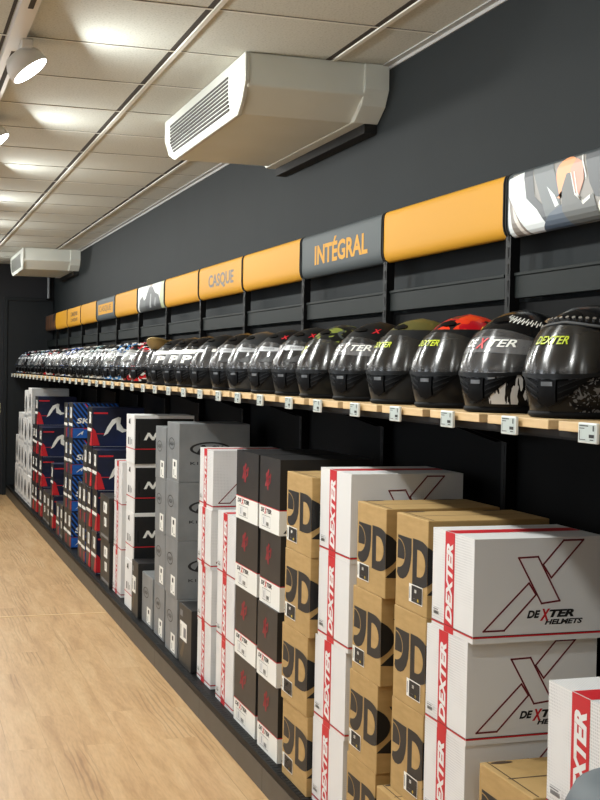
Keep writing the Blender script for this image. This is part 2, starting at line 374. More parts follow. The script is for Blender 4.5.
# end upright panel at the far end
# ------------------------------------------------------------------ header signs
PROF = [(0, .024), (.004, .016), (.012, .008), (.024, .003), (.038, .0005), (.055, 0), (.165, 0), (.180, .003), (.188, .008), (.193, .018)]   # (height, setback)
SX, SZ = 1.756, 1.967
def sign_x(v):
    for (a, xa), (c, xc) in zip(PROF, PROF[1:]):
        if v <= c: return xa+(xc-xa)*(v-a)/(c-a)
    return PROF[-1][1]
def sign_poly(b, fn, pts, m, o):
    """a printed patch bent over the sign profile: cut at every bend"""
    sw = [(v, u) for u, v in pts]; lv = [z for z, x in PROF]
    for lo, hi in zip(lv, lv[1:]):
        q = clip(sw, lo, False)
        q = clip(q, hi, True) if len(q) > 2 else q
        if len(q) > 2: b.poly([fn(u, min(max(v, lo), hi), o) for v, u in q], m)
def photo_biker(b, fn):
    g = lambda *c: mat('photo_%d_%d_%d' % c, hexc(*c), .45)
    w = .97
    def pg(pts, c, o): sign_poly(b, fn, [(w-(y-2.43), z-SZ) for y, z in pts], c, o)
    pg([(2.43, 1.965), (3.37, 1.965), (3.37, 2.15), (2.43, 2.15)], g(126, 122, 116), .0006)
    pg([(3.39, 1.966), (3.39, 2.14), (3.30, 2.15), (3.25, 2.06), (3.15, 1.975), (3.2, 1.966)], g(206, 212, 212), .0010)
    pg([(3.39, 2.09), (3.34, 2.03), (3.27, 1.966), (3.36, 1.966)], g(120, 112, 104), .0014)
    pg([(3.365, 2.06), (3.31, 1.99), (3.285, 1.966), (3.31, 1.966), (3.355, 2.02)], g(196, 190, 182), .0018)
    pg([(3.30, 2.15), (3.245, 2.15), (3.23, 2.07), (3.15, 2.02), (3.165, 1.985), (3.215, 2.03), (3.28, 2.07)], g(64, 68, 72), .0014)
    pg([(3.245, 2.15), (3.13, 2.15), (3.10, 2.09), (3.08, 2.02), (3.155, 1.99), (3.2, 2.07)], g(92, 98, 100), .0018)
    pg([(3.16, 2.09), (3.115, 2.06), (3.09, 2.03), (3.11, 2.025)], g(206, 212, 212), .0021)
    pg([(3.2, 1.966), (3.14, 2.012), (3.07, 2.03), (3.03, 1.966)], g(70, 82, 96), .0021)
    pg(arc(3.045, 2.11, .062, .045, -10, 190, 12)+[(3.10, 2.05), (3.085, 2.045)], g(226, 150, 104), .0022)
    pg([(3.0, 2.145), (2.965, 2.13), (2.96, 2.08), (2.985, 2.04), (3.02, 2.07), (3.03, 2.12)], g(196, 140, 120), .0024)
    pg([(3.075, 2.07), (3.05, 2.11), (3.03, 2.11), (3.0, 2.04), (2.95, 2.02), (2.91, 2.04), (2.88, 1.97), (3.03, 1.966), (3.07, 2.01)], g(84, 86, 84), .0028)
    for off in (0, .018):
        pg([(3.03-off, 2.11), (3.025-off, 2.11), (3.0-off*.6, 2.05), (2.96, 2.026-off*.3), (2.925, 2.038-off*.3), (2.925, 2.033-off*.3), (2.96, 2.02-off*.3), (3.005-off*.6, 2.046)], g(214, 214, 208), .0032)
    pg([(2.955, 2.15), (2.93, 2.07), (2.90, 2.03), (2.70, 1.99), (2.66, 2.15)], g(58, 62, 66), .0030)
    pg([(2.975, 2.15), (2.97, 2.15), (2.945, 2.09), (2.947, 2.08)], g(220, 220, 216), .0034)
    pg(arc(2.862, 2.0, .022, .022, 0, 360, 14)[:-1], g(214, 212, 200), .0034); pg(arc(2.862, 2.0, .013, .013, 0, 360, 14)[:-1], g(70, 72, 72), .0037)
    pg([(2.66, 2.15), (2.70, 1.97), (2.5, 1.97), (2.46, 2.15)], g(110, 108, 104), .0030)
def photo_rider(b, fn):
    g = lambda *c: mat('photo_%d_%d_%d' % c, hexc(*c), .45)
    def pg(pts, c, o): sign_poly(b, fn, pts, c, o)
    pg([(.02, .004), (.95, .004), (.95, .186), (.02, .186)], g(206, 208, 204), .0006)
    pg([(.8, .004), (.95, .004), (.95, .186), (.86, .186)], g(172, 178, 140), .001)
    pg([(.06, .004), (.1, .09), (.2, .115), (.26, .08), (.36, .1), (.33, .004)], g(76, 78, 78), .0012)
    pg([(.3, .004), (.33, .1), (.45, .17), (.56, .172), (.66, .12), (.78, .10), (.86, .03), (.84, .004)], g(52, 54, 56), .0014)
    pg([(.45, .17), (.47, .186), (.55, .186), (.57, .172)], g(150, 132, 120), .0016)
    pg([(.46, .02), (.5, .12), (.53, .12), (.52, .02)], g(150, 152, 152), .0018)
    pg([(.62, .03), (.66, .09), (.7, .08), (.68, .02)], g(120, 122, 122), .0018)
def photo_brown(b, fn):
    g = lambda *c: mat('photo_%d_%d_%d' % c, hexc(*c), .45)
    def pg(pts, c, o): sign_poly(b, fn, pts, c, o)
    pg([(.02, .004), (.95, .004), (.95, .186), (.02, .186)], g(70, 48, 34), .0006)
    for u in (.1, .34, .6, .82): pg([(u, .01), (u+.1, .02), (u+.14, .18), (u+.03, .17)], g(104, 70, 46), .001)
    pg([(.7, .1), (.93, .11), (.93, .18), (.75, .18)], g(44, 34, 28), .0014)
def header(k, base, label, deco=None):
    w = .983
    t = tag(empty('header_sign', (SX, Yb(k)+.005, SZ)), label, 'sign', 'header signs along the wall')
    fn = lambda u, v, o=.0008: (sign_x(v)-o, w-.0065-u, v)      # u runs from the far end towards the camera
    b = B(); pr = [(x, z) for z, x in PROF]+[(.03, .189), (.03, .004)]
    b.prism(pr, 'y', .006, w-.006, base, True)
    if deco: deco(b, fn)
    b.build('sign_face', t)
    for y in (.0005, w-.0055):
        c = B(); c.prism([(x-.004, z) for z, x in PROF]+[(.034, .193), (.034, -.002)], 'y', y, y+.005, M_slot); c.build('end_cap', t)
    return t
header(-1, M_signdark, 'header sign printed with a photo of a biker in jacket', photo_biker)
header(0, M_yellow, 'blank yellow header sign beside the biker photo sign')
header(1, M_signdark, 'dark grey header sign reading INTÉGRAL in yellow', lambda b, f: put_text(b, 'INTÉGRAL', f, .185, .050, .105, M_yellow, w=.64, bold=.03))
header(2, M_yellow, 'blank yellow header sign between INTÉGRAL and CASQUE signs')
header(3, M_yellow, 'yellow header sign reading CASQUE in grey, nearer one', lambda b, f: put_text(b, 'CASQUE', f, .24, .048, .085, M_signtextgrey, w=.56, bold=.022))
header(4, M_yellow, 'blank yellow header sign between CASQUE sign and grey photo')
header(5, M_signdark, 'header sign printed with a grey photo of riders', photo_rider)
header(6, M_yellow, 'blank yellow header sign just left of the grey photo')
def dark_label(b, f):
    b.poly([f(.10, .05), (f(.88, .05)), f(.88, .14), f(.10, .14)], M_yellow)
    put_text(b, 'CASQUE', lambda u, v: f(u, v, .0016), .16, .066, .058, M_ink, w=.62)
header(7, M_signdark, 'small dark header sign with a yellow lettered label', dark_label)
header(8, M_yellow, 'blank yellow header sign, fourth from the far end')
header(9, M_yellow, 'yellow header sign with dark lettering near the far end', lambda b, f: (put_text(b, 'CASQUE', f, .26, .095, .05, M_ink, w=.5, bold=.01), put_text(b, 'CASQUE', f, .26, .04, .04, M_ink, w=.5, bold=.01)))
header(10, M_yellow, 'blank yellow header sign, second from the far end')
header(11, M_signdark, 'brown photo header sign at the far end', photo_brown)

# ------------------------------------------------------------------ wooden boards and price tags
b = B(); b.box(-.0, .415, -.146, .146, 0, .0205, M_wood); board = b.build('shelf_board', bevel=.0015)
t0 = empty('price_tag')
b = B(); b.box(0, .008, -.036, .036, -.021, .021, M_tagbody); b.build('tag_body', t0, bevel=.002)
b = B(); X = -.0006
fn = lambda u, v, o=0: (X-o, .032-u, -.0175+v)
b.poly([fn(0, 0), fn(.064, 0), fn(.064, .035), fn(0, .035)], M_screen)
for u, v, w, h in ((.003, .031, .034, .002), (.054, .022, .005, .011), (.003, .026, .02, .0016), (.04, .008, .02, .007), (.044, .003, .014, .002), (.003, .004, .002, .018), (.003, .003, .024, .0014)):
    b.poly([fn(u, v, .0004), fn(u+w, v, .0004), fn(u+w, v+h, .0004), fn(u, v+h, .0004)], M_ink)
b.build('tag_screen', t0)
b = B(); b.box(.008, .016, -.014, .014, -.004, .019, M_tagbody); b.build('tag_clip', t0)
for i in range(40):
    y = 2.222+.339*(i-1)
    if y > 15.2: break
    o = board if i == 0 else dup(board, (0, 0, 0))
    o.location = (1.36-random.random()*.004, y, 1.4385)
    tag(o, f'pale beech shelf board on the helmet shelf, {ordw(i+1)} from the near end', 'shelf board', 'wooden boards along the helmet shelf')
    p = t0 if i == 0 else dup(t0, (0, 0, 0))
    p.location = (1.344, y+random.uniform(-.015, .015)+(.01 if i else 0), 1.440-(.0))
    tag(p, f'white price tag clipped to the shelf edge, {ordw(i+1)} from the near end', 'price tag', 'price tags on the shelf edge')

# ------------------------------------------------------------------ boxes
def maps(w, d, h):
    """surface maps of a box whose origin is the bottom centre: aisle face wrapping on to the camera-side face, and the top"""
    def side(o=.0006):
        return lambda u, v: ((-d/2-o, w/2-u, v) if u <= w else (-d/2+(u-w), -w/2-o, v))
    top = lambda u, y, o=.0006: (-d/2+u, w/2-y, h+o)
    return side, top
def decal(b, side, w, pts, m, o=.0006):
    f = side(o)
    a = clip(pts, w, True)
    if len(a) > 2: b.poly([f(min(u, w), v) for u, v in a], m)
    c = clip(pts, w, False)
    if len(c) > 2: b.poly([f(max(u, w)+1e-7, v) for u, v in c], m)
def rect(u0, v0, u1, v1): return [(u0, v0), (u1, v0), (u1, v1), (u0, v1)]
def sticker(root, side, pts, m, name, extra=(), o=.0011, base_w=9.):
    b = B(); f = side(o); b.poly([f(*p) for p in pts], m)
    f2 = side(o+.0005)
    for q, mm in extra: b.poly([f2(*p) for p in q], mm)
    return b.build(name, root)
def outline(b, f, pts, t, m):
    n = len(pts)
    for i in range(n):
        (ax, ay), (bx, by) = pts[i], pts[(i+1) % n]
        L = math.hypot(bx-ax, by-ay); nx, ny = -(by-ay)/L*t/2, (bx-ax)/L*t/2; ex, ey = (bx-ax)/L*t/2, (by-ay)/L*t/2
        b.poly([f(ax-ex+nx, ay-ey+ny), f(bx+ex+nx, by+ey+ny), f(bx+ex-nx, by+ey-ny), f(ax-ex-nx, ay-ey-ny)], m)

def kind_dexter(w, d, h, fancy=True):
    side, top = maps(w, d, h); b = B(); b.box(-d/2, d/2, -w/2, w/2, 0, h, M_dots)
    f1, f2, f3 = side(.0006), side(.001), side(.0014)
    s0, s1 = .315*w, .545*w
    decal(b, side, w, rect(s0, 0, s1, h), M_red)
    put_text(b, 'DEXTER', f2, s0+.16*(s1-s0), h*.09, (s1-s0)*.68, M_white, w=h*.8, rot=True, bold=.05, shear=.25)
    b.poly([top(u, y) for u, y in rect(.002, s0, d-.004, s1)], M_red)
    decal(b, side, w, rect(.0, h*.052, w+d, h*.068), M_red, .0008); decal(b, side, w, rect(0, h*.068, w+d, h*.074), M_ink, .0008)
    # outlined X, name and red cross on the camera-side face
    sx, sy = .00080*d/.362, .000743/.257*h
    for P in ([(150, 281), (217, 283), (295, 133), (232, 126)], [(305, 336), (374, 336), (264, 211), (235, 256)], [(187, 196), (212, 156), (105, 41), (35, 41)]):
        Q = [(w+x*sx+1e-6, y*sy) for x, y in P]
        outline(b, f1, Q, .0045, M_darkred); outline(b, f2, Q, .0015, M_ink)
    u0 = w+182*sx
    put_text(b, 'DE', f1, u0, 78*sy, 26*sy, M_ink, w=47*sx, bold=.05, shear=.3); put_text(b, 'X', f1, u0+45*sx, 68*sy, 40*sy, M_red, w=36*sx, bold=.05, shear=.3)
    put_text(b, 'TER', f1, u0+78*sx, 78*sy, 26*sy, M_ink, w=86*sx, bold=.05, shear=.3); put_text(b, 'HELMETS', f1, u0+62*sx, 54*sy, 18*sy, M_ink, w=134*sx, bold=.045, shear=.3)
    r = b.build('helmet_box', bevel=.0025)
    ex = [(rect(.06*w+i*.013*w, h*.135, .06*w+(i*.013+.007)*w, h*.17), M_ink) for i in range(10)]+[(rect(.05*w, h*.18, .17*w, h*.19), M_greyink), (rect(.05*w, h*.2, .2*w, h*.207), M_paleink)]
    sticker(r, side, rect(.04*w, h*.12, .21*w, h*.22), M_white, 'barcode_label', ex)
    return r
def kind_kraft(w, d, h, lu=0.):
    side, top = maps(w, d, h); b = B(); b.box(-d/2, d/2, -w/2, w/2, 0, h, M_brown)
    f = side(.0006)
    # half round blade, then D, then a broad X wrapping the corner
    el = lambda k, a0, a1, n=12: [(max(u, .006)*w, v*h) for u, v in arc(.065, .575, .245*k, .16*k, a0, a1, n)]
    A = [(u*w, v*h) for u, v in ((.065, .765), (.505, .765), (.505, .60), (.48, .49), (.43, .41), (.35, .345), (.25, .31), (.15, .305), (.08, .325), (.045, .36))]+el(1, -90, 90)
    decal(b, side, w, A, M_ink)
    decal(b, side, w, [(.055*w, .515*h)]+el(.92, -22, 90), M_ink)
    D = [(.545*w, .775*h), (.73*w, .775*h)]+arc(.75*w, .53*h, .43*w, .245*h, 90, -90, 14)+[(.545*w, .285*h)]
    decal(b, side, w, D, M_ink)
    D2 = [(.69*w, .67*h), (.74*w, .67*h)]+arc(.75*w, .53*h, .19*w, .14*h, 90, -90, 10)+[(.69*w, .39*h)]
    decal(b, side, w, D2, M_brown, .001)
    decal(b, side, w, [(1.0*w, .24*h), (1.34*w, .50*h), (1.16*w, .76*h), (1.46*w, .76*h), (1.62*w, .56*h), (1.86*w, .78*h), (2.1*w, .78*h), (1.75*w, .48*h), (1.98*w, .22*h), (1.72*w, .22*h), (1.58*w, .4*h), (1.3*w, .22*h)], M_ink)
    # top flaps: centre seam and die-cut notches
    b.poly([top(u, y) for u, y in rect(.01, .48*w, d-.01, .5*w)], M_kraftdark)
    for u in (.14, .8): b.poly([top(d*u+x, .06*w+y, .0009) for x, y in arc(0, 0, .03, .009, 0, 360, 12)[:-1]], M_kraftdark)
    b.poly([top(u, y, .0009) for u, y in rect(.016, .02*w, .019, .98*w)], M_kraftdark)
    r = b.build('helmet_box', bevel=.0025)
    R_ = lambda a, c, e, g: rect((lu+a)*w, c*h, (lu+e)*w, g*h)
    ex = [(R_(.12, .115, .445, .285), M_ink), (R_(.21, .215, .27, .25), M_label), (R_(.3, .13, .34, .16), mat('tiny_yellow', hexc(230, 200, 60), .5)), (R_(.055, .14, .075, .26), M_greyink), (R_(.17, .15, .25, .155), M_greyink)]
    sticker(r, side, R_(.035, .105, .455, .295), M_label, 'shipping_label', ex)
    return r
def kind_black(w, d, h):
    side, top = maps(w, d, h); b = B(); b.box(-d/2, d/2, -w/2, w/2, 0, h, M_blackcard)
    decal(b, side, w, rect(0, .0, w+d, .325*h), M_label); decal(b, side, w, rect(0, .325*h, w+d, .338*h), M_red)
    f = side(.001)
    put_text(b, 'DE', f, .08*w, .24*h, .06*h, M_ink, w=.17*w, bold=.05, shear=.2); put_text(b, 'X', f, .25*w, .22*h, .09*h, M_red, w=.12*w, bold=.05, shear=.2); put_text(b, 'TER', f, .36*w, .24*h, .06*h, M_ink, w=.26*w, bold=.05, shear=.2)
    outline(b, f, rect(.15*w, .05*h, .56*w, .2*h), .0018, M_greyink)
    for i in range(5): b.poly([f(*p) for p in rect((.36+.026*i)*w, .065*h, (.375+.026*i)*w, .12*h)], M_ink)
    # scribbled red emblem on the black field
    for P in ([(.38, .6), (.43, .6), (.52, .82), (.48, .84)], [(.46, .56), (.5, .55), (.5, .7), (.44, .8), (.41, .76)], [(.5, .62), (.56, .66), (.58, .78), (.55, .79), (.54, .69)], [(.43, .68), (.56, .74), (.56, .77), (.43, .71)]):
        b.poly([f(((u-.48)*1.5+.42)*w, v*h) for u, v in P], M_darkred)
    for P in ([(1.06*w, .03*h), (1.3*w, .3*h), (1.55*w, .3*h), (1.3*w, .03*h)], [(1.45*w, .03*h), (1.66*w, .03*h), (1.5*w, .14*h)]):
        decal(b, side, w, P, M_ink, .001)
    r = b.build('helmet_box', bevel=.0025)
    sticker(r, side, rect(.20*w, .06*h, .34*w, .19*h), M_white, 'size_label', [(rect(.22*w, .08*h, .26*w, .17*h), M_paleink)], .0012)
    return r
def kind_grey(w, d, h):
    side, top = maps(w, d, h); b = B(); b.box(-d/2, d/2, -w/2, w/2, 0, h, M_greycard); f = side(.0006)
    cx, cy = .40*w, .63*h
    def ring(cu, cv, ru, rv, t, m, o=.0006):
        g = side(o); A = arc(cu, cv, ru, rv, 0, 360, 28); C = arc(cu, cv, ru-t[0], rv-t[1], 0, 360, 28)
        for i in range(28): b.poly([g(*A[i]), g(*A[i+1]), g(*C[i+1]), g(*C[i])], m)
    ring(cx, cy, .24*w, .105*h, (.035*w, .014*h), M_ink)
    put_text(b, 'AGV', f, cx-.15*w, cy-.035*h, .07*h, M_ink, w=.3*w, bold=.02, shear=.1)
    # large oval badge and model code on the camera-side face
    ring(w+.44*d, .57*h, .29*d, .12*h, (.04*d, .026*h), M_ink)
    b.poly([f(w+u*d, v*h) for u, v in [(.24, .49), (.29, .49), (.34, .58), (.37, .49), (.43, .49), (.36, .64), (.32, .64)]], M_ink)
    put_text(b, 'GV', f, w+.44*d, .49*h, .14*h, M_ink, w=.18*d, bold=.02, shear=.2)
    put_text(b, 'K1 S', f, w+.16*d, .30*h, .05*h, M_ink, w=.22*d, bold=.01)
    b.poly([top(u, y) for u, y in rect(.005, .49*w, d-.005, .505*w)], M_greyink)
    r = b.build('helmet_box', bevel=.0025)
    sticker(r, side, rect(.50*w, .05*h, .86*w, .37*h), M_label, 'size_label', [(rect(.62*w, .25*h, .74*w, .33*h), M_ink), (rect(.6*w, .1*h, .64*w, .2*h), M_greyink), (rect(.7*w, .08*h, .78*w, .1*h), M_greyink)])
    return r
def kind_nox(w, d, h):
    side, top = maps(w, d, h); b = B(); b.box(-d/2, d/2, -w/2, w/2, 0, h, M_white)
    decal(b, side, w, rect(w+.007, .002, w+d-.004, .93*h), M_ink)
    decal(b, side, w, rect(0, .30*h, w+d, .318*h), M_red, .0009)
    f = side(.001)
    b.poly([f(*p) for p in arc(w+.085*d, .52*h, .022*d, .13*h, 0, 360, 14)[:-1]], M_slot)
    put_text(b, 'NOX', f, w+.16*d, .49*h, .155*h, M_label, w=.62*d, bold=.05, shear=.35)
    b.poly([f(u*w, v*h) for u, v in [(.3, .82), (.52, .80), (.5, .92), (.36, .9)]], M_ink)
    for v in (.37, .43, .49): b.poly([f(*p) for p in rect(.24*w, v*h, .78*w, (v+.035)*h)], M_greyink)
    r = b.build('helmet_box', bevel=.0025)
    sticker(r, side, rect(.2*w, .34*h, .84*w, .56*h), M_white, 'size_label', [(rect(.28*w, .38*h, .4*w, .53*h), M_ink), (rect(.5*w, .38*h, .58*w, .53*h), M_greyink), (rect(.66*w, .4*h, .72*w, .5*h), M_ink)], .0014)
    return r
def kind_navy(w, d, h):
    side, top = maps(w, d, h); b = B(); b.box(-d/2, d/2, -w/2, w/2, 0, h, M_navy); f = side(.0008)
    decal(b, side, w, rect(0, 0, w, h), M_blackcard)
    b.poly([f(*p) for p in rect(w+.01, .84*h, w+.11, .88*h)], M_red)
    b.poly([f(w+.002, .06*h), f(w+.055, .06*h), f(w+.024, .42*h), f(w+.002, .50*h)], M_red)
    b.poly([f(*p) for p in rect(w+.0, .34*h, w+.09, .36*h)], M_red)
    fin = [(.27*d, .32*h), (.46*d, .66*h), (.56*d, .74*h), (.57*d, .68*h), (.49*d, .58*h), (.46*d, .46*h), (.5*d, .40*h), (.60*d, .42*h), (.62*d, .36*h), (.45*d, .34*h), (.38*d, .46*h), (.36*d, .5*h)]
    b.poly([f(w+.22*d, .30*h), f(w+.30*d, .36*h), f(w+.40*d, .56*h), f(w+.55*d, .75*h), f(w+.50*d, .77*h), f(w+.38*d, .70*h), f(w+.29*d, .52*h)], M_label)
    b.poly([f(w+.46*d, .66*h), f(w+.55*d, .75*h), f(w+.54*d, .60*h), f(w+.60*d, .48*h), f(w+.72*d, .44*h), f(w+.58*d, .38*h), f(w+.47*d, .46*h)], M_label)
    b.poly([f(*p) for p in rect(w+.01, .03*h, w+.8*d, .036*h)], M_paleink)
    decal(b, side, w, [(.55*w, .05*h), (w, .05*h), (w, .50*h), (.8*w, .40*h)], M_red, .0012)
    decal(b, side, w, rect(.05*w, .4*h, w, .48*h), M_label, .0012)
    r = b.build('helmet_box', bevel=.0025)
    sticker(r, side, rect(.42*w, .60*h, .80*w, .88*h), M_label, 'size_label', [(rect(.5*w, .7*h, .6*w, .85*h), M_greyink)], .0016)
    return r
def kind_sk(w, d, h):
    side, top = maps(w, d, h); b = B(); b.box(-d/2, d/2, -w/2, w/2, 0, h, M_bluedark); f = side(.0008)
    decal(b, side, w, rect(0, 0, w, h), M_darkcard)
    n = 13
    for i in range(-5, n):                         # diagonal blue stripes on the upper part
        u = i*.036; P = [(u, h), (u+.015, h), (u+.015+.15, .34*h), (u+.15, .34*h)]
        P = clip(clip(P, 0.001, False), d-.001, True)
        if len(P) > 2: b.poly([f(w+a, c) for a, c in P], M_red if 3 <= i <= 4 and False else M_blue)
    b.poly([f(w+a, c) for a, c in [(.09, h*.985), (.10, h*.985), (.15, .76*h), (.14, .76*h)]], M_red)
    b.poly([f(*p) for p in rect(w+.001, .04*h, w+d-.002, .31*h)], M_blue)
    g = side(.0012)
    b.poly([g(*p) for p in rect(w, .285*h, w+.13, .315*h)], M_red)
    put_text(b, 'SKWAL', g, w+.03, .44*h, .15*h, M_label, w=.29, bold=.03, shear=.15)
    b.poly([g(w+.03, .08*h), g(w+.05, .16*h), g(w+.085, .24*h), g(w+.075, .12*h), g(w+.065, .17*h)], M_label)
    decal(b, side, w, rect(.05*w, .36*h, .95*w, .44*h), M_label, .0012); decal(b, side, w, rect(.6*w, .05*h, .95*w, .3*h), M_darkred, .0012)
    r = b.build('helmet_box', bevel=.0025)
    sticker(r, side, rect(.40*w, .58*h, .78*w, .88*h), M_label, 'size_label', [(rect(.5*w, .7*h, .6*w, .85*h), M_greyink)], .0016)
    return r
def kind_dark(w, d, h):
    side, top = maps(w, d, h); b = B(); b.box(-d/2, d/2, -w/2, w/2, 0, h, M_blackcard)
    decal(b, side, w, rect(0, 0, w, h), M_darkcard)  # aisle face khaki: tint of the lighting put into the card colour
    decal(b, side, w, rect(.15*w, .06*h, .95*w, .12*h), M_greyink, .0012)
    r = b.build('helmet_box', bevel=.0025)
    sticker(r, side, rect(.40*w, .62*h, .78*w, .86*h), M_label, 'size_label', [(rect(.5*w, .68*h, .58*w, .8*h), M_greyink)], .0016)
    sticker(r, side, rect(.48*w, .32*h, .74*w, .52*h), M_label, 'barcode_label', [(rect(.54*w, .36*h, .58*w, .48*h), M_ink)], .0016)
    return r
def kind_bigdark(w, d, h):
    side, top = maps(w, d, h); b = B(); b.box(-d/2, d/2, -w/2, w/2, 0, h, M_blackcard)
    decal(b, side, w, rect(0, 0, w, h), M_darkcard)
    decal(b, side, w, rect(.08*w, .8*h, .3*w, .9*h), M_greyink, .0012); decal(b, side, w, [(.1*w, .15*h), (.3*w, .12*h), (.5*w, .4*h), (.4*w, .45*h)], mat('bronze_print', hexc(86, 74, 52), .5), .0012)
    r = b.build('helmet_box', bevel=.0025)
    sticker(r, side, rect(.10*w, .42*h, .66*w, .72*h), M_label, 'size_label', [(rect(.4*w, .48*h, .6*w, .64*h), M_greyink), (rect(.16*w, .46*h, .2*w, .66*h), M_ink)], .0016)
    return r
def kind_far(w, d, h):
    side, top = maps(w, d, h); b = B(); b.box(-d/2, d/2, -w/2, w/2, 0, h, M_white)
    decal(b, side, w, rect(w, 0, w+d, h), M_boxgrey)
    decal(b, side, w, arc(.52*w, .52*h, .26*w, .30*h, 0, 360, 16)[:-1], M_greyink, .001); decal(b, side, w, arc(.46*w, .46*h, .14*w, .13*h, 0, 360, 12)[:-1], M_ink, .0014)
    decal(b, side, w, [(.1*w, .05*h), (.9*w, .05*h), (.8*w, .14*h), (.15*w, .12*h)], M_paleink, .001)
    b.poly([side(.0008)(*p) for p in rect(w+.05, .55*h, w+.16, .75*h)], M_greyink)
    return b.build('helmet_box', bevel=.0025)
VERT = {1: ['only one'], 2: ['upper', 'lower'], 3: ['topmost', 'middle', 'bottom'], 4: ['topmost', 'second from top', 'third from top', 'bottom']}
def stack(kind, xf, y0, y1, h, n, desc, where, group, d=.34, jit=.004, shifts=None):
    """n boxes on the deck; front at xf, spanning y0 (near) to y1 (far)"""
    w = y1-y0; proto = None
    for i in range(n):                         # i = 0 is the bottom box
        o = kind(w, d, h) if proto is None else dup(proto, (0, 0, 0))
        proto = proto or o
        dx, dy = (shifts or {}).get(i, (random.uniform(-1, 1)*jit, random.uniform(-1, 1)*jit))
        o.location = (xf+d/2+dx, (y0+y1)/2+dy, ZD+.0005+i*(h+.0006)); o.rotation_euler = (0, 0, random.uniform(-.006, .006))
        pos = VERT[n][n-1-i]
        lab = f'{desc} box, {pos} of {where}' if n > 1 else f'{desc} box, {where}'
        tag(o, lab, 'box', group)
G = 'boxes stacked under the helmet shelf'
DX = 'white helmet box with red stripe'
KR = 'brown kraft helmet box with black logo'
def W_(s): return s
stack(kind_dexter, 1.300, 1.985, 2.285, .266, 3, 'white red-striped', 'the stack at the right picture edge', 'white red-striped boxes', d=.36, jit=.001)
stack(kind_kraft, 1.350, 2.435, 2.70, .248, 2, 'brown kraft', 'the short stack at the bottom picture edge', 'brown kraft boxes', d=.36)
stack(kind_dexter, 1.350, 2.745, 2.99, .2566, 4, 'white red-striped', 'the tall stack beside the foreground one', 'white red-striped boxes', d=.362,
      shifts={3: (.0, -.002), 2: (0, .026), 1: (0.002, .032), 0: (0, .03)})
stack(lambda w, d, h: kind_kraft(w, d, h, .42), 1.350, 3.0505, 3.268, .2595, 4, 'brown kraft', 'the nearer of two adjoining kraft stacks', 'brown kraft boxes', d=.36,
      shifts={3: (0, -.03), 2: (0, -.025), 1: (0, -.02), 0: (-.032, .003)})
stack(kind_kraft, 1.350, 3.325, 3.56, .2592, 4, 'brown kraft', 'the farther of two adjoining kraft stacks', 'brown kraft boxes', d=.36,
      shifts={3: (0, -.012), 2: (0, .014), 1: (0, .03), 0: (0, .04)})
stack(kind_dexter, 1.350, 3.625, 3.915, .278, 4, 'white red-striped', 'the stack between two brown kraft stacks', 'white red-striped boxes', d=.378,
      shifts={3: (0, -.02), 2: (0, -.018), 1: (0, .004), 0: (0, .012)})
stack(kind_kraft, 1.330, 3.935, 4.215, .2685, 4, 'brown kraft', 'the lone kraft stack beside the black boxes', 'brown kraft boxes', d=.36,
      shifts={3: (0, -.015), 2: (0, -.01), 1: (0, .01), 0: (0.004, .002)})
stack(kind_black, 1.340, 4.305, 4.56, .2762, 4, 'black and white', 'the black stack touching the kraft boxes', 'black and white boxes', d=.36)
stack(kind_black, 1.345, 4.612, 4.925, .2755, 4, 'black and white', 'the black stack touching the white boxes', 'black and white boxes', d=.36)
stack(kind_dexter, 1.356, 4.972, 5.265, .272, 3, 'white red-striped', 'the short stack left of the black boxes', 'white red-striped boxes', d=.345)
stack(kind_dexter, 1.362, 5.392, 5.645, .2665, 4, 'white red-striped', 'the tall stack right of the grey boxes', 'white red-striped boxes', d=.345)
stack(kind_bigdark, 1.345, 5.70, 5.955, .292, 1, 'dark brown labelled', 'standing alone right of the grey stacks', 'dark cartons', d=.34)
stack(kind_grey, 1.344, 6.004, 6.285, .2893, 4, 'grey oval-badged', 'the nearer tall grey stack', 'grey boxes', d=.36, jit=.003)
stack(kind_grey, 1.360, 6.385, 6.645, .2795, 4, 'grey oval-badged', 'the farther tall grey stack', 'grey boxes', d=.36, jit=.003)
stack(kind_grey, 1.360, 6.70, 6.99, .279, 1, 'grey round-badged', 'single low one left of the grey stacks', 'grey boxes', d=.34)
stack(kind_bigdark, 1.345, 7.02, 7.21, .315, 1, 'dark brown labelled', 'low one in front of black and white stack', 'dark cartons', d=.34)
stack(kind_nox, 1.352, 7.243, 7.485, .2875, 4, 'white-fronted black', 'the stack left of the grey boxes', 'white and black boxes', d=.36)
stack(kind_dexter, 1.366, 7.685, 7.97, .280, 3, 'white red-striped', 'the farthest red-striped stack beside dark cartons', 'white red-striped boxes', d=.345)
stack(kind_dark, 1.342, 8.005, 8.37, .293, 2, 'dark carton', 'the pair beside the farthest red-striped stack', 'dark cartons', d=.36)
stack(kind_navy, 1.345, 8.565, 8.79, .2855, 3, 'navy and red', 'the nearest navy stack', 'navy boxes', d=.37)
stack(kind_navy, 1.345, 8.815, 9.03, .2855, 4, 'navy and red', 'the tall navy stack with one fin', 'navy boxes', d=.37)
stack(kind_sk, 1.345, 9.05, 9.25, .2855, 3, 'blue striped', 'the three-high striped stack', 'blue striped boxes', d=.36)
stack(kind_sk, 1.345, 9.28, 9.46, .283, 2, 'blue striped', 'the low striped pair', 'blue striped boxes', d=.36)
stack(kind_sk, 1.345, 9.835, 10.06, .2855, 4, 'blue striped', 'the nearer of two tall striped stacks', 'blue striped boxes', d=.36)
stack(kind_sk, 1.345, 10.075, 10.29, .2835, 4, 'blue striped', 'the farther of two tall striped stacks', 'blue striped boxes', d=.36)
stack(kind_dark, 1.345, 10.31, 10.52, .288, 1, 'dark carton', 'single low one left of the striped stacks', 'dark cartons', d=.36)
stack(kind_sk, 1.345, 10.54, 10.74, .282, 1, 'blue striped', 'single low one beside the navy pair', 'blue striped boxes', d=.36)
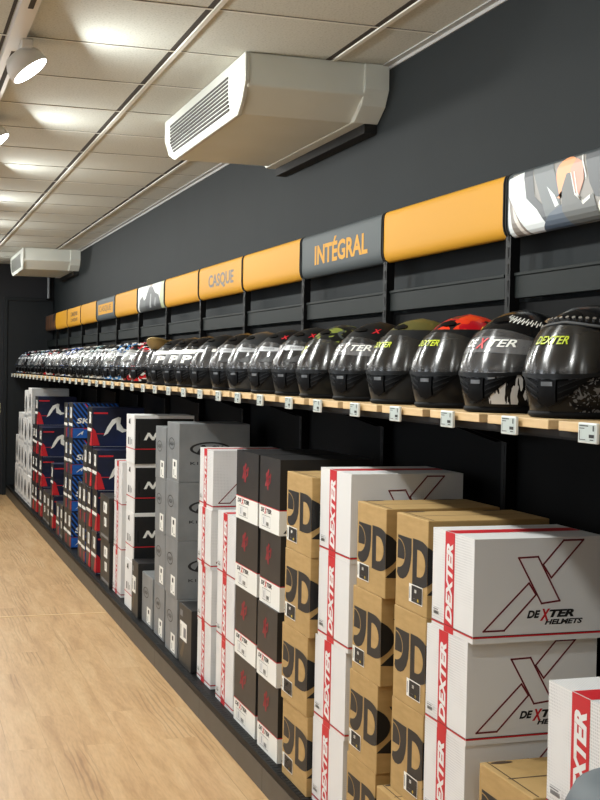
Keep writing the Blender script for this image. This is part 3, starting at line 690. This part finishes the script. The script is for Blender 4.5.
stack(kind_navy, 1.345, 10.99, 11.17, .288, 2, 'navy and red', 'the low navy pair', 'navy boxes', d=.37)
stack(kind_dark, 1.345, 11.20, 11.46, .284, 1, 'dark carton', 'single low one beside the low navy pair', 'dark cartons', d=.36)
stack(kind_dark, 1.345, 11.49, 11.78, .284, 1, 'dark carton', 'single low one beside the three-high navy stack', 'dark cartons', d=.36)
stack(kind_navy, 1.345, 11.86, 12.13, .2835, 3, 'navy and red', 'the three-high far navy stack', 'navy boxes', d=.37)
stack(kind_navy, 1.345, 12.24, 12.49, .2825, 4, 'navy and red', 'the tall navy stack by white boxes', 'navy boxes', d=.37)
stack(kind_navy, 1.345, 12.51, 12.74, .282, 3, 'navy and red', 'the farthest navy stack', 'navy boxes', d=.37)
stack(kind_far, 1.345, 12.79, 13.13, .300, 4, 'white grey-topped', 'the nearest of the far white stacks', 'white boxes at the far end', d=.37)
stack(kind_far, 1.345, 13.19, 13.54, .292, 4, 'white grey-topped', 'the second of the far white stacks', 'white boxes at the far end', d=.37)
stack(kind_far, 1.345, 13.58, 13.86, .307, 3, 'white grey-topped', 'the third of the far white stacks', 'white boxes at the far end', d=.37)
stack(kind_far, 1.345, 13.90, 14.17, .305, 3, 'white grey-topped', 'the fourth of the far white stacks', 'white boxes at the far end', d=.37)
stack(kind_far, 1.345, 14.21, 14.50, .325, 2, 'white grey-topped', 'the farthest white pair by the dark door', 'white boxes at the far end', d=.37)

# ------------------------------------------------------------------ helmets
KN = [(z*1.035, F, l, w) for z, F, l, w in ((0, .0175, .1175, .099), (.012, .0195, .1275, .107), (.05, .014, .144, .118), (.085, .007, .152, .124), (.115, .0015, .1535, .125), (.15, -.0075, .1455, .12),
      (.18, -.014, .131, .109), (.205, -.0175, .1105, .094), (.225, -.0195, .0855, .074), (.242, -.021, .049, .044), (.252, -.022, 0, 0))]
def knot(s):
    i = min(int(s), len(KN)-2); t = s-i
    P = [KN[max(i-1, 0)], KN[i], KN[i+1], KN[min(i+2, len(KN)-1)]]
    return [.5*((2*P[1][c])+(-P[0][c]+P[2][c])*t+(2*P[0][c]-5*P[1][c]+4*P[2][c]-P[3][c])*t*t+(-P[0][c]+3*P[1][c]-3*P[2][c]+P[3][c])*t**3) for c in range(4)]
ZTAB = [(knot(s/20)[0], s/20) for s in range(0, 20*(len(KN)-1)+1)]
def s_of(z):
    for (za, sa), (zb, sb) in zip(ZTAB, ZTAB[1:]):
        if z <= zb: return sa+(sb-sa)*(z-za)/max(zb-za, 1e-9)
    return len(KN)-1.
def raw(phi, s):
    z, F, l, w = knot(s)
    c, sn = math.cos(phi), math.sin(phi); e = .95
    cx = math.copysign(abs(c)**e, c); sy = math.copysign(abs(sn)**e, sn)
    return Vector((-F-max(l, 0)*cx, -max(w, 0)*sy, z))
def hp(phi, z, off=0., deg=True):
    """helmet surface point: phi degrees from the face, positive towards the wearer's left; z height; off outward"""
    p = math.radians(phi) if deg else phi; s = s_of(z); q = raw(p, s)
    if off:
        a = raw(p+.03, s)-raw(p-.03, s); c = raw(p, min(s+.15, 9.9))-raw(p, max(s-.15, 0)); n = a.cross(c)
        if n.length > 1e-9:
            n.normalize()
            if n.dot(q-Vector((0, 0, .11))) < 0: n = -n
            q = q+n*off
    return q
def patch(b, p0, p1, zl, zu, off, m, n=16, r=6, thick=0.):
    zl_ = zl if callable(zl) else (lambda p: zl); zu_ = zu if callable(zu) else (lambda p: zu)
    vs = []; 
    for i in range(n+1):
        p = p0+(p1-p0)*i/n
        for j in range(r+1):
            z = zl_(p)+(zu_(p)-zl_(p))*j/r; vs.append(hp(p, z, off))
    fs = [(i*(r+1)+j, (i+1)*(r+1)+j, (i+1)*(r+1)+j+1, i*(r+1)+j+1) for i in range(n) for j in range(r)]
    b.faces(vs, fs, m, True)
    if thick:
        ring = [i*(r+1) for i in range(n+1)]+[n*(r+1)+j for j in range(1, r+1)]+[i*(r+1)+r for i in range(n-1, -1, -1)]+[j for j in range(r-1, 0, -1)]
        prm = []
        for k in ring:
            i, j = divmod(k, r+1); p = p0+(p1-p0)*i/n; prm.append((vs[k], hp(p, zl_(p)+(zu_(p)-zl_(p))*j/r, off-thick)))
        for (a, a2), (c, c2) in zip(prm, prm[1:]+prm[:1]): b.poly([a, c, c2, a2], m)
PORT = 66
port_l = lambda p: .106+.012*(abs(p)/PORT)**2; port_u = lambda p: .192-.026*(abs(p)/PORT)**2
def shell_bmesh(m):
    NP, NS = 72, 40; vs = []; fs = []; b = B()
    for j in range(NS):
        for i in range(NP): vs.append(raw(2*PI*i/NP, (len(KN)-1.02)*j/(NS-1)))
    for j in range(NS-1):
        for i in range(NP):
            p = ((360*(i+.5)/NP+180) % 360)-180; z = (vs[j*NP+i].z+vs[(j+1)*NP+i].z)/2
            if abs(p) < PORT and port_l(p) < z < port_u(p): continue
            fs.append((j*NP+i, j*NP+(i+1) % NP, (j+1)*NP+(i+1) % NP, (j+1)*NP+i))
    fs.append(tuple((NS-1)*NP+i for i in range(NP)))
    b.faces(vs, fs, m, True)
    return b
M_hblack = mat('helmet_gloss_black', hexc(13, 13, 14), .22, spec=.13, coat=.03)
M_hmatte = mat('helmet_matte_black', hexc(19, 20, 21), .48, spec=.13)
M_hgun = mat('helmet_gunmetal', hexc(44, 46, 48), .3, spec=.3); M_rib = mat('helmet_vent_rib', hexc(22, 23, 24), .35, spec=.2)
M_hgrey = mat('helmet_satin_grey', hexc(84, 86, 88), .3)
M_liner = noisy('helmet_lining', hexc(16, 16, 17), hexc(24, 24, 25), 60, .9)
M_rubber = mat('helmet_rubber_edge', hexc(12, 12, 13), .6, spec=.1)
M_vent = mat('helmet_vent_black', hexc(6, 6, 7), .4, spec=.1)
M_neon = mat('neon_yellow_print', hexc(176, 190, 30), .3)
M_silverstud = mat('silver_stud', hexc(220, 220, 220), .2, metal=.9)
AROT = .25
def visor_mat(name, tint, alpha, rough=.04, base=.05, hazy=.24):
    m = bpy.data.materials.new(name); m.use_nodes = True; N, L = m.node_tree.nodes, m.node_tree.links
    N.remove(N['Principled BSDF']); out = N['Material Output']
    tr = N.new('ShaderNodeBsdfTransparent'); tr.inputs[0].default_value = (*tint, 1)
    pr = N.new('ShaderNodeBsdfPrincipled'); pr.inputs['Base Color'].default_value = (base, base, base*1.04, 1); pr.inputs['Roughness'].default_value = rough; pr.inputs['IOR'].default_value = 2.1; pr.inputs['Roughness'].default_value = hazy; pr.inputs['Anisotropic'].default_value = .88; pr.inputs['Coat Weight'].default_value = .35; pr.inputs['Coat Roughness'].default_value = .03; tg = N.new('ShaderNodeTangent'); tg.direction_type = 'RADIAL'; tg.axis = 'Z'; L.new(tg.outputs[0], pr.inputs['Tangent']); pr.inputs['Anisotropic Rotation'].default_value = AROT; pr.inputs['Specular IOR Level'].default_value = .5
    mx = N.new('ShaderNodeMixShader'); mx.inputs[0].default_value = alpha
    L.new(tr.outputs[0], mx.inputs[1]); L.new(pr.outputs[0], mx.inputs[2]); L.new(mx.outputs[0], out.inputs[0])
    return m
V_smoke = visor_mat('smoked_visor', (.36, .37, .38), .6, .08, .012)
V_clear = visor_mat('clear_visor', (.9, .92, .93), .45, .08, .03)
V_film = visor_mat('film_covered_visor', (.9, .9, .92), .5, .1, .08)
V_silver = mat('mirror_silver_visor', hexc(190, 194, 196), .16, metal=.75)
def gfx(name, base, cols, scale=14, stretch=(1, 1, 1), zlo=-1, zhi=1, thr=.52, rough=.2, dist=2., ymax=9.):
    """helmet paint: patches of colour scattered by distorted noise inside a height band"""
    m = mat(name, base, rough); N, L, P = nodes(m); P.inputs['Coat Weight'].default_value = .03; P.inputs['Specular IOR Level'].default_value = .14
    tc = N.new('ShaderNodeTexCoord'); mp = N.new('ShaderNodeMapping'); mp.inputs['Scale'].default_value = stretch; L.new(tc.outputs['Object'], mp.inputs[0])
    sp = N.new('ShaderNodeSeparateXYZ'); L.new(tc.outputs['Object'], sp.inputs[0])
    g = N.new('ShaderNodeMath'); g.operation = 'GREATER_THAN'; g.inputs[1].default_value = zlo; L.new(sp.outputs['Z'], g.inputs[0])
    l = N.new('ShaderNodeMath'); l.operation = 'LESS_THAN'; l.inputs[1].default_value = zhi; L.new(sp.outputs['Z'], l.inputs[0])
    band = N.new('ShaderNodeMath'); band.operation = 'MULTIPLY'; L.new(g.outputs[0], band.inputs[0]); L.new(l.outputs[0], band.inputs[1])
    yl = N.new('ShaderNodeMath'); yl.operation = 'LESS_THAN'; yl.inputs[1].default_value = ymax; L.new(sp.outputs['Y'], yl.inputs[0])
    b2 = N.new('ShaderNodeMath'); b2.operation = 'MULTIPLY'; L.new(band.outputs[0], b2.inputs[0]); L.new(yl.outputs[0], b2.inputs[1]); band = b2
    prev = None
    for i, c in enumerate(cols):
        nz = N.new('ShaderNodeTexNoise'); nz.noise_dimensions = '4D'; nz.inputs['W'].default_value = 3.7*i+len(name); nz.inputs['Scale'].default_value = scale*(1+.25*i); nz.inputs['Detail'].default_value = 1.5; nz.inputs['Distortion'].default_value = dist
        L.new(mp.outputs[0], nz.inputs['Vector'])
        gt = N.new('ShaderNodeMath'); gt.operation = 'GREATER_THAN'; gt.inputs[1].default_value = thr+.035*i; L.new(nz.outputs['Fac'], gt.inputs[0])
        f = N.new('ShaderNodeMath'); f.operation = 'MULTIPLY'; L.new(gt.outputs[0], f.inputs[0]); L.new(band.outputs[0], f.inputs[1])
        mx = N.new('ShaderNodeMixRGB'); L.new(f.outputs[0], mx.inputs[0]); mx.inputs[2].default_value = (*c, 1)
        if prev: L.new(prev.outputs[0], mx.inputs[1])
        else: mx.inputs[1].default_value = (*base, 1)
        prev = mx
    L.new(prev.outputs[0], P.inputs['Base Color'])
    return m
C_w, C_k, C_r, C_b, C_g, C_s = hexc(220, 222, 222), hexc(20, 20, 22), hexc(190, 30, 40), hexc(36, 84, 170), hexc(96, 100, 104), hexc(150, 154, 158)
X_flour = gfx('black_with_grey_flourish', hexc(16, 16, 17), [hexc(92, 92, 94)], 34, (1, 1, 1.3), .012, .095, .55, .2, 4, -.045)
X_claw = gfx('black_with_white_claws', hexc(16, 16, 17), [hexc(206, 206, 206)], 30, (1.9, 1.9, .45), .022, .1, .47, .2, 1.2, -.03)
X_redtop = gfx('black_with_red_crown', hexc(22, 22, 23), [hexc(200, 52, 24), hexc(160, 14, 26)], 11, (1, 1, 1), .215, .3, .47, .3, 1)
X_olive = gfx('matte_black_olive_crown', hexc(34, 35, 36), [hexc(86, 82, 44)], 7, (1, 1, 1), .222, .3, .42, .4, 1)
X_camo = gfx('black_yellow_patches', hexc(22, 23, 22), [hexc(120, 130, 60), hexc(70, 74, 72)], 16, (1, 1, 1), .1, .3, .56, .3, 2)
X_wr = gfx('white_red_black_paint', hexc(214, 215, 214), [hexc(22, 22, 24), hexc(190, 30, 40)], 10, (1, 1, 1.3), -1, 1, .5, .25, 2)
X_wb = gfx('white_blue_paint', hexc(206, 210, 214), [hexc(30, 70, 150), hexc(18, 20, 26)], 11, (1, 1, 1.2), -1, 1, .5, .25, 2)
X_bw = gfx('blue_white_black_paint', hexc(26, 32, 50), [hexc(60, 120, 180), hexc(214, 218, 220)], 12, (1, 1, 1.2), -1, 1, .51, .25, 2)
X_kw = gfx('black_white_paint', hexc(22, 22, 24), [hexc(214, 216, 216), hexc(110, 114, 118)], 12, (1, 1, 1.1), -1, 1, .52, .25, 2)
X_kr = gfx('black_red_paint', hexc(20, 20, 22), [hexc(150, 30, 40), hexc(200, 202, 202)], 12, (1, 1, 1.1), -1, 1, .54, .25, 2)
X_sil = gfx('silver_black_paint', hexc(150, 154, 156), [hexc(28, 30, 32), hexc(216, 218, 218)], 10, (1, 1, 1.2), -1, 1, .52, .25, 2)
X_grn = gfx('white_teal_paint', hexc(190, 198, 198), [hexc(40, 84, 92), hexc(24, 26, 28)], 11, (1, 1, 1.2), -1, 1, .5, .25, 2)

def helmet_proto():
    t = empty('motorcycle_helmet')
    shell_bmesh(M_hblack).build('shell', t)
    b = B(); patch(b, -84, 84, lambda p: .093+.028*(abs(p)/84)**2, lambda p: .204-.050*(abs(p)/84)**2, .0045, V_smoke, 36, 12, .003); b.build('visor', t)
    b = B(); patch(b, -74, 74, lambda p: .085, lambda p: .205, -.024, M_liner, 20, 6); b.build('lining', t)
    b = B()
    ring = [hp(360*i/48, .004, .004) for i in range(48)]
    vs = []; fs = []
    for i in range(48):
        c = ring[i]; n = Vector((c.x+.02, c.y, 0)).normalized()
        for k in range(8): a = 2*PI*k/8; vs.append(Vector((c.x, c.y, .0085))+n*.008*math.cos(a)+Vector((0, 0, .008*math.sin(a))))
    for i in range(48):
        for k in range(8): fs.append((i*8+k, i*8+(k+1) % 8, ((i+1) % 48)*8+(k+1) % 8, ((i+1) % 48)*8+k))
    b.faces(vs, fs, M_rubber, True); b.build('edge_trim', t)
    b = B()      # chin vent: tapered middle slot, latch and swept mesh wings
    patch(b, -9, 9, lambda p: .026+.0012*abs(p), lambda p: .084, .008, M_vent, 8, 4, .008)
    patch(b, -5, 6, .071, .080, .0095, M_hgrey, 4, 2, .002)
    for sd in (-1, 1):
        p0, p1 = sorted((sd*10, sd*40))
        patch(b, p0, p1, lambda p: .030+.0019*(abs(p)-10), lambda p: .080+.0004*(abs(p)-10), .0035, M_vent, 8, 4, .0035)
        for k in range(3):
            q0, q1 = sorted((sd*11, sd*(22+7*k)))
            patch(b, q0, q1, (lambda p, k=k: .042+.013*k+.0009*(abs(p)-11)), (lambda p, k=k: .045+.013*k+.0009*(abs(p)-11)), .0062, M_rib, 5, 1, .003)
    b.build('chin_vent', t)
    b = B(); patch(b, -58, 58, lambda p: .086+.012*(abs(p)/58)**2, lambda p: .098+.010*(abs(p)/58)**2-.004*(abs(p)/58), .0065, M_rib, 20, 2, .0065); b.build('visor_rim', t)
    b = B(); patch(b, -16, 16, lambda p: .222+.0002*abs(p), lambda p: .238-.0004*abs(p), .004, M_vent, 8, 4, .004); b.build('brow_vent', t)
    b = B(); patch(b, 138, 222, lambda p: .178+.0006*abs(180-p), lambda p: .205-.0001*abs(180-p), .014, M_hmatte, 12, 4, .014); b.build('rear_spoiler', t)
    for p in (86, -86):
        c = hp(p, .132, 0); n = (hp(p, .132, .01)-c).normalized()
        b = B(); b.tube([c-n*.004, c+n*.009], .021, M_hmatte, 18); b.build('visor_pivot', t)
    return t
def kids(t): return [o for o in COL.objects if o.parent == t]
def paint(t, shell, visor, vent=None):
    for o in kids(t):
        m = {'shell': shell, 'visor': visor, 'rear_spoiler': shell, 'visor_pivot': vent, 'edge_trim': None}.get(o.name.split('.')[0])
        if m: o.material_slots[0].link = 'OBJECT'; o.material_slots[0].material = m
def on_visor(o=.006): return lambda u, v: hp(u, v, o)
def st_text(t, s, col, p0, p1, z, h, bold=.02, shear=.2, back=None):
    b = B()
    if back: patch(b, p0-6, p1+8, z-.006, z+h+.006, .0058, back, 14, 2)
    put_text(b, s, on_visor(.0066), p0, z, h, col, w=p1-p0, bold=bold, shear=shear); b.build('visor_sticker', t)
def st_block(t, blocks):
    b = B()
    for p0, p1, z0, z1, m in blocks: patch(b, p0, p1, z0, z1, .0062+.0006*len(b.f)/1e4, m, 8, 3)
    b.build('visor_sticker', t)
def st_film_glare(t, j):
    """protective film print; the pale swept wedges are reflections painted in"""
    b = B(); k = .003*(j % 3); Q = lambda P, m, o: b.poly([hp(p, z, o) for p, z in P], m)
    for i in range(4):
        a = -46+6*i; Q([(a, .128+k), (a+5, .128+k), (a+9, .186-k), (a+4, .186-k)], M_film, .0064)
    for i in range(8):
        a = -8+6*i; Q([(a, .166), (a+6, .166), (a+7, .186-.001*i), (a+1, .186-.001*i)], M_paleink, .0064)
    for i in range(5):
        a = 2+6*i; Q([(a, .124), (a+6, .124), (a+6, .126+.006*(i+1)), (a, .126+.006*i)], M_ink, .0064)
    for i in range(5):
        a = 4+5*i; Q([(a, .172), (a+3.4, .172), (a+4, .180), (a+.6, .180)], M_greyink, .0072)
    b.build('visor_sticker', t)
def st_pin(t):
    b = B(); patch(b, -52, 62, .166, .186, .0058, M_label, 16, 2); patch(b, -20, 44, .112, .164, .0062, M_ink, 10, 4); patch(b, -52, -24, .116, .164, .006, M_paleink, 6, 3)
    put_text(b, 'P', on_visor(.0072), 2, .120, .038, M_label, w=26, bold=.05); b.build('visor_sticker', t)
def st_dexter(t, colx, colt, band=None):
    b = B()
    if band: patch(b, -58, 78, (lambda p: .146-.00010*abs(p)), (lambda p: .186-.0002*abs(p)), .0056, band, 18, 3)
    put_text(b, 'DE', on_visor(.0072), -27, .158, .018, colt, w=17, bold=.02, shear=.25); put_text(b, 'X', on_visor(.0072), -9, .154, .026, colx, w=13, bold=.03, shear=.3); put_text(b, 'TER', on_visor(.0072), 6, .158, .018, colt, w=32, bold=.02, shear=.25)
    b.build('visor_sticker', t)
M_film = visor_mat('clear_film_band', (.8, .82, .84), .6, .14, .22)
HY = [2.562+.339*j for j in range(38)]; HY[9] = 5.575
SPEC = {
 0: ('gloss black full-face helmet with studded brow, nearest on the shelf', X_flour, V_smoke),
 1: ('black full-face helmet with white claw marks, second from the near end', X_claw, V_film),
 2: ('black full-face helmet with red and orange crown', X_redtop, V_smoke),
 3: ('matte charcoal full-face helmet with olive crown patch', X_olive, V_smoke),
 4: ('matte black full-face helmet with red X above a clear visor', M_hmatte, V_clear),
 5: ('black full-face helmet with yellow patches', X_camo, V_smoke),
 6: ('matte black full-face helmet with clear visor, seventh from the near end', M_hmatte, V_clear),
 7: ('matte black full-face helmet with clear visor, eighth from the near end', M_hmatte, V_film),
 8: ('satin grey full-face helmet with clear visor, ninth from the near end', M_hgun, V_film),
 9: ('black full-face helmet half hidden behind a satin grey helmet', M_hblack, V_film),
 10: ('matte black helmet with red mark on its film-covered visor', M_hmatte, V_film),
 11: ('black helmet with a P sticker on visor, nearest of three', M_hblack, V_clear),
 12: ('black helmet with a P sticker on visor, middle of three', M_hblack, V_clear),
 13: ('black helmet with a P sticker on visor, farthest of three', M_hmatte, V_clear),
 14: ('black helmet with a raised tan peak', M_hblack, V_film),
 15: ('white, red and black painted helmet beside the tan-peaked one', X_wr, V_film)}
FAR = [(X_kw, 'black and white'), (X_kw, 'black and white'), (X_wb, 'white and blue'), (X_bw, 'blue and white'), (X_sil, 'silver and black'), (X_wb, 'white and blue'), (X_kw, 'black and white'),
       (M_hgrey, 'satin grey'), (X_bw, 'blue and white'), (X_wr, 'white and red'), (X_grn, 'white and teal'), (X_wb, 'white and blue'), (X_kr, 'black and red'), (X_sil, 'silver and black')]
hel = helmet_proto()
H = []
for j, y in enumerate(HY):
    if j < len(SPEC): lab, sh, vi = SPEC[j]
    else:
        sh, d_ = FAR[(j*5+j//7) % len(FAR)]; vi = (V_film, V_silver, V_film, V_silver, V_smoke)[j % 5]
        lab = f'{d_} painted helmet, {ordw(j+1)} from the near end of shelf'
    t = hel if j == 0 else dup(hel, (0, 0, 0))
    t.scale = (1.03, 1.03, 1.02); t.location = (1.545+random.uniform(-.006, .006), y, 1.4595); t.rotation_euler = (0, 0, math.radians(26+random.uniform(-3, 3)))
    tag(t, lab, 'helmet', 'helmets lined up on the shelf'); H.append((t, sh, vi))
for t, sh, vi in H: paint(t, sh, vi, M_hmatte)
st_text(H[0][0], 'DEXTER', M_neon, -26, 14, .160, .018)
b = B()
for i in range(17):
    p = -72+9*i; c = hp(p, .219-.00008*abs(p), .0); n = (hp(p, .219-.00008*abs(p), .01)-c).normalized()
    b.tube([c-n*.002, c+n*.006, c+n*.009], .0042, M_silverstud, 8)
b.build('stud_row', H[0][0])
b = B(); patch(b, -80, 84, lambda p: .2085-.00022*abs(p), lambda p: .213-.00022*abs(p), .0055, M_hgrey, 30, 2, .004); b.build('brow_strip', H[0][0])
st_dexter(H[1][0], M_red, M_label, M_film)
b = B()
for k in range(9):
    p = 8+k*7; z = .232-.0022*k
    for a, c, e, g_ in ((0, .000, 5, .010), (2, -.006, 4, .004)):
        b.poly([hp(p+a, z+c, .0012), hp(p+a+2, z+c, .0012), hp(p+a+e+2, min(z+g_, .25), .0012), hp(p+a+e, min(z+g_, .25), .0012)], M_label)
b.build('crown_lettering', H[1][0])
st_text(H[2][0], 'DEXTER', M_neon, -32, 8, .165, .016)
b = B(); patch(b, 62, 80, .198, .214, .013, mat('yellow_tab', hexc(240, 200, 20), .4), 5, 3, .013); b.build('vent_tab', H[2][0])
st_text(H[3][0], 'DEXTER', M_neon, -32, 8, .165, .016)
st_dexter(H[4][0], M_label, M_label, M_film)
def redx(t, p=2, z=.215):
    b = B(); put_text(b, 'X', lambda u, v: hp(u, v, .0012), p, z+.004, .014, M_red, w=20, bold=.04, shear=.3); b.build('crown_emblem', t)
redx(H[4][0], 30, .214); redx(H[6][0], 30, .214); redx(H[7][0], 30, .214)
st_text(H[5][0], 'X', M_neon, -26, -10, .152, .026)
for j in (6, 7, 8, 9): st_film_glare(H[j][0], j)
st_block(H[10][0], [(-52, -36, .118, .128, M_red), (-44, 10, .17, .184, M_paleink), (-50, -22, .14, .163, M_film), (30, 44, .172, .186, M_label), (46, 56, .12, .15, M_paleink)])
for j in (11, 12, 13): st_pin(H[j][0])
b = B()      # broad tan peak raised over the brow
vs = []; NP = 12
for i in range(NP+1):
    p = -58+116*i/NP; q = hp(p, .205, .004); d_ = Vector((q.x+.02, q.y, 0)).normalized(); fw = 1-(abs(p)/62)**2
    tip = q+Vector((-.135*fw-.01, q.y*.05, .05*fw+.01))
    vs += [q, tip, q+Vector((0, 0, -.006)), tip+Vector((0, 0, -.006))]
mt = mat('tan_peak', hexc(150, 128, 80), .45)
b.faces(vs, [(4*i, 4*i+1, 4*i+5, 4*i+4) for i in range(NP)]+[(4*i+2, 4*i+6, 4*i+7, 4*i+3) for i in range(NP)]+[(4*i+1, 4*i+3, 4*i+7, 4*i+5) for i in range(NP)], mt, True); b.build('peak', H[14][0])
H[14][0].rotation_euler = (0, 0, math.radians(58)); H[14][0].location.x = 1.56
for j in range(16, len(H)):
    st_film_glare(H[j][0], j)

# ------------------------------------------------------------------ grey display stand cut by the lower right corner
b = B(); mg = mat('grey_stand_plastic', hexc(92, 101, 106), .6)
prof = [(0.002, 1.118), (.05, 1.117), (.09, 1.112), (.115, 1.10), (.125, 1.08), (.125, 1.0), (.05, .96), (.035, .9), (.035, .06), (.16, .046), (.17, .016)]
vs = []; n = 32
for r, z in prof:
    for k in range(n): a = 2*PI*k/n; vs.append((r*math.cos(a), r*math.sin(a), z))
b.faces(vs, [(i*n+k, i*n+(k+1) % n, (i+1)*n+(k+1) % n, (i+1)*n+k) for i in range(len(prof)-1) for k in range(n)], mg, True); b.poly(vs[:n], mg); b.poly(vs[-n:], mg)
tag(b.build('display_stand', loc=(.850, 1.2, -.016)), 'blurred grey rounded stand top in the lower right corner', 'stand')

# ------------------------------------------------------------------ world, camera
w = bpy.data.worlds.new('World'); S.world = w; w.use_nodes = True
w.node_tree.nodes['Background'].inputs[0].default_value = (.6, .62, .66, 1); w.node_tree.nodes['Background'].inputs[1].default_value = .1
cam = bpy.data.cameras.new('camera'); co = bpy.data.objects.new('camera', cam); COL.objects.link(co); S.camera = co
cam.sensor_fit = 'VERTICAL'; cam.sensor_height = 24; cam.sensor_width = 18; cam.lens = 24*1250/800; cam.clip_start = .05
R = ((0.95051188, 0.00974182, 0.31053544), (-0.31016681, -0.02812787, 0.95026595), (0.01799202, -0.99955686, -0.02371429))
co.matrix_world = Matrix(((R[0][0], -R[0][1], -R[0][2], 0), (R[1][0], -R[1][1], -R[1][2], 0), (R[2][0], -R[2][1], -R[2][2], 1.557), (0, 0, 0, 1)))
S.view_settings.view_transform = 'Standard'; S.view_settings.look = 'None'; S.view_settings.gamma = 1; S.view_settings.use_curve_mapping = False
S.view_settings.exposure = .0
S.cycles.max_bounces = 8; S.cycles.transparent_max_bounces = 12; S.cycles.sample_clamp_indirect = 4
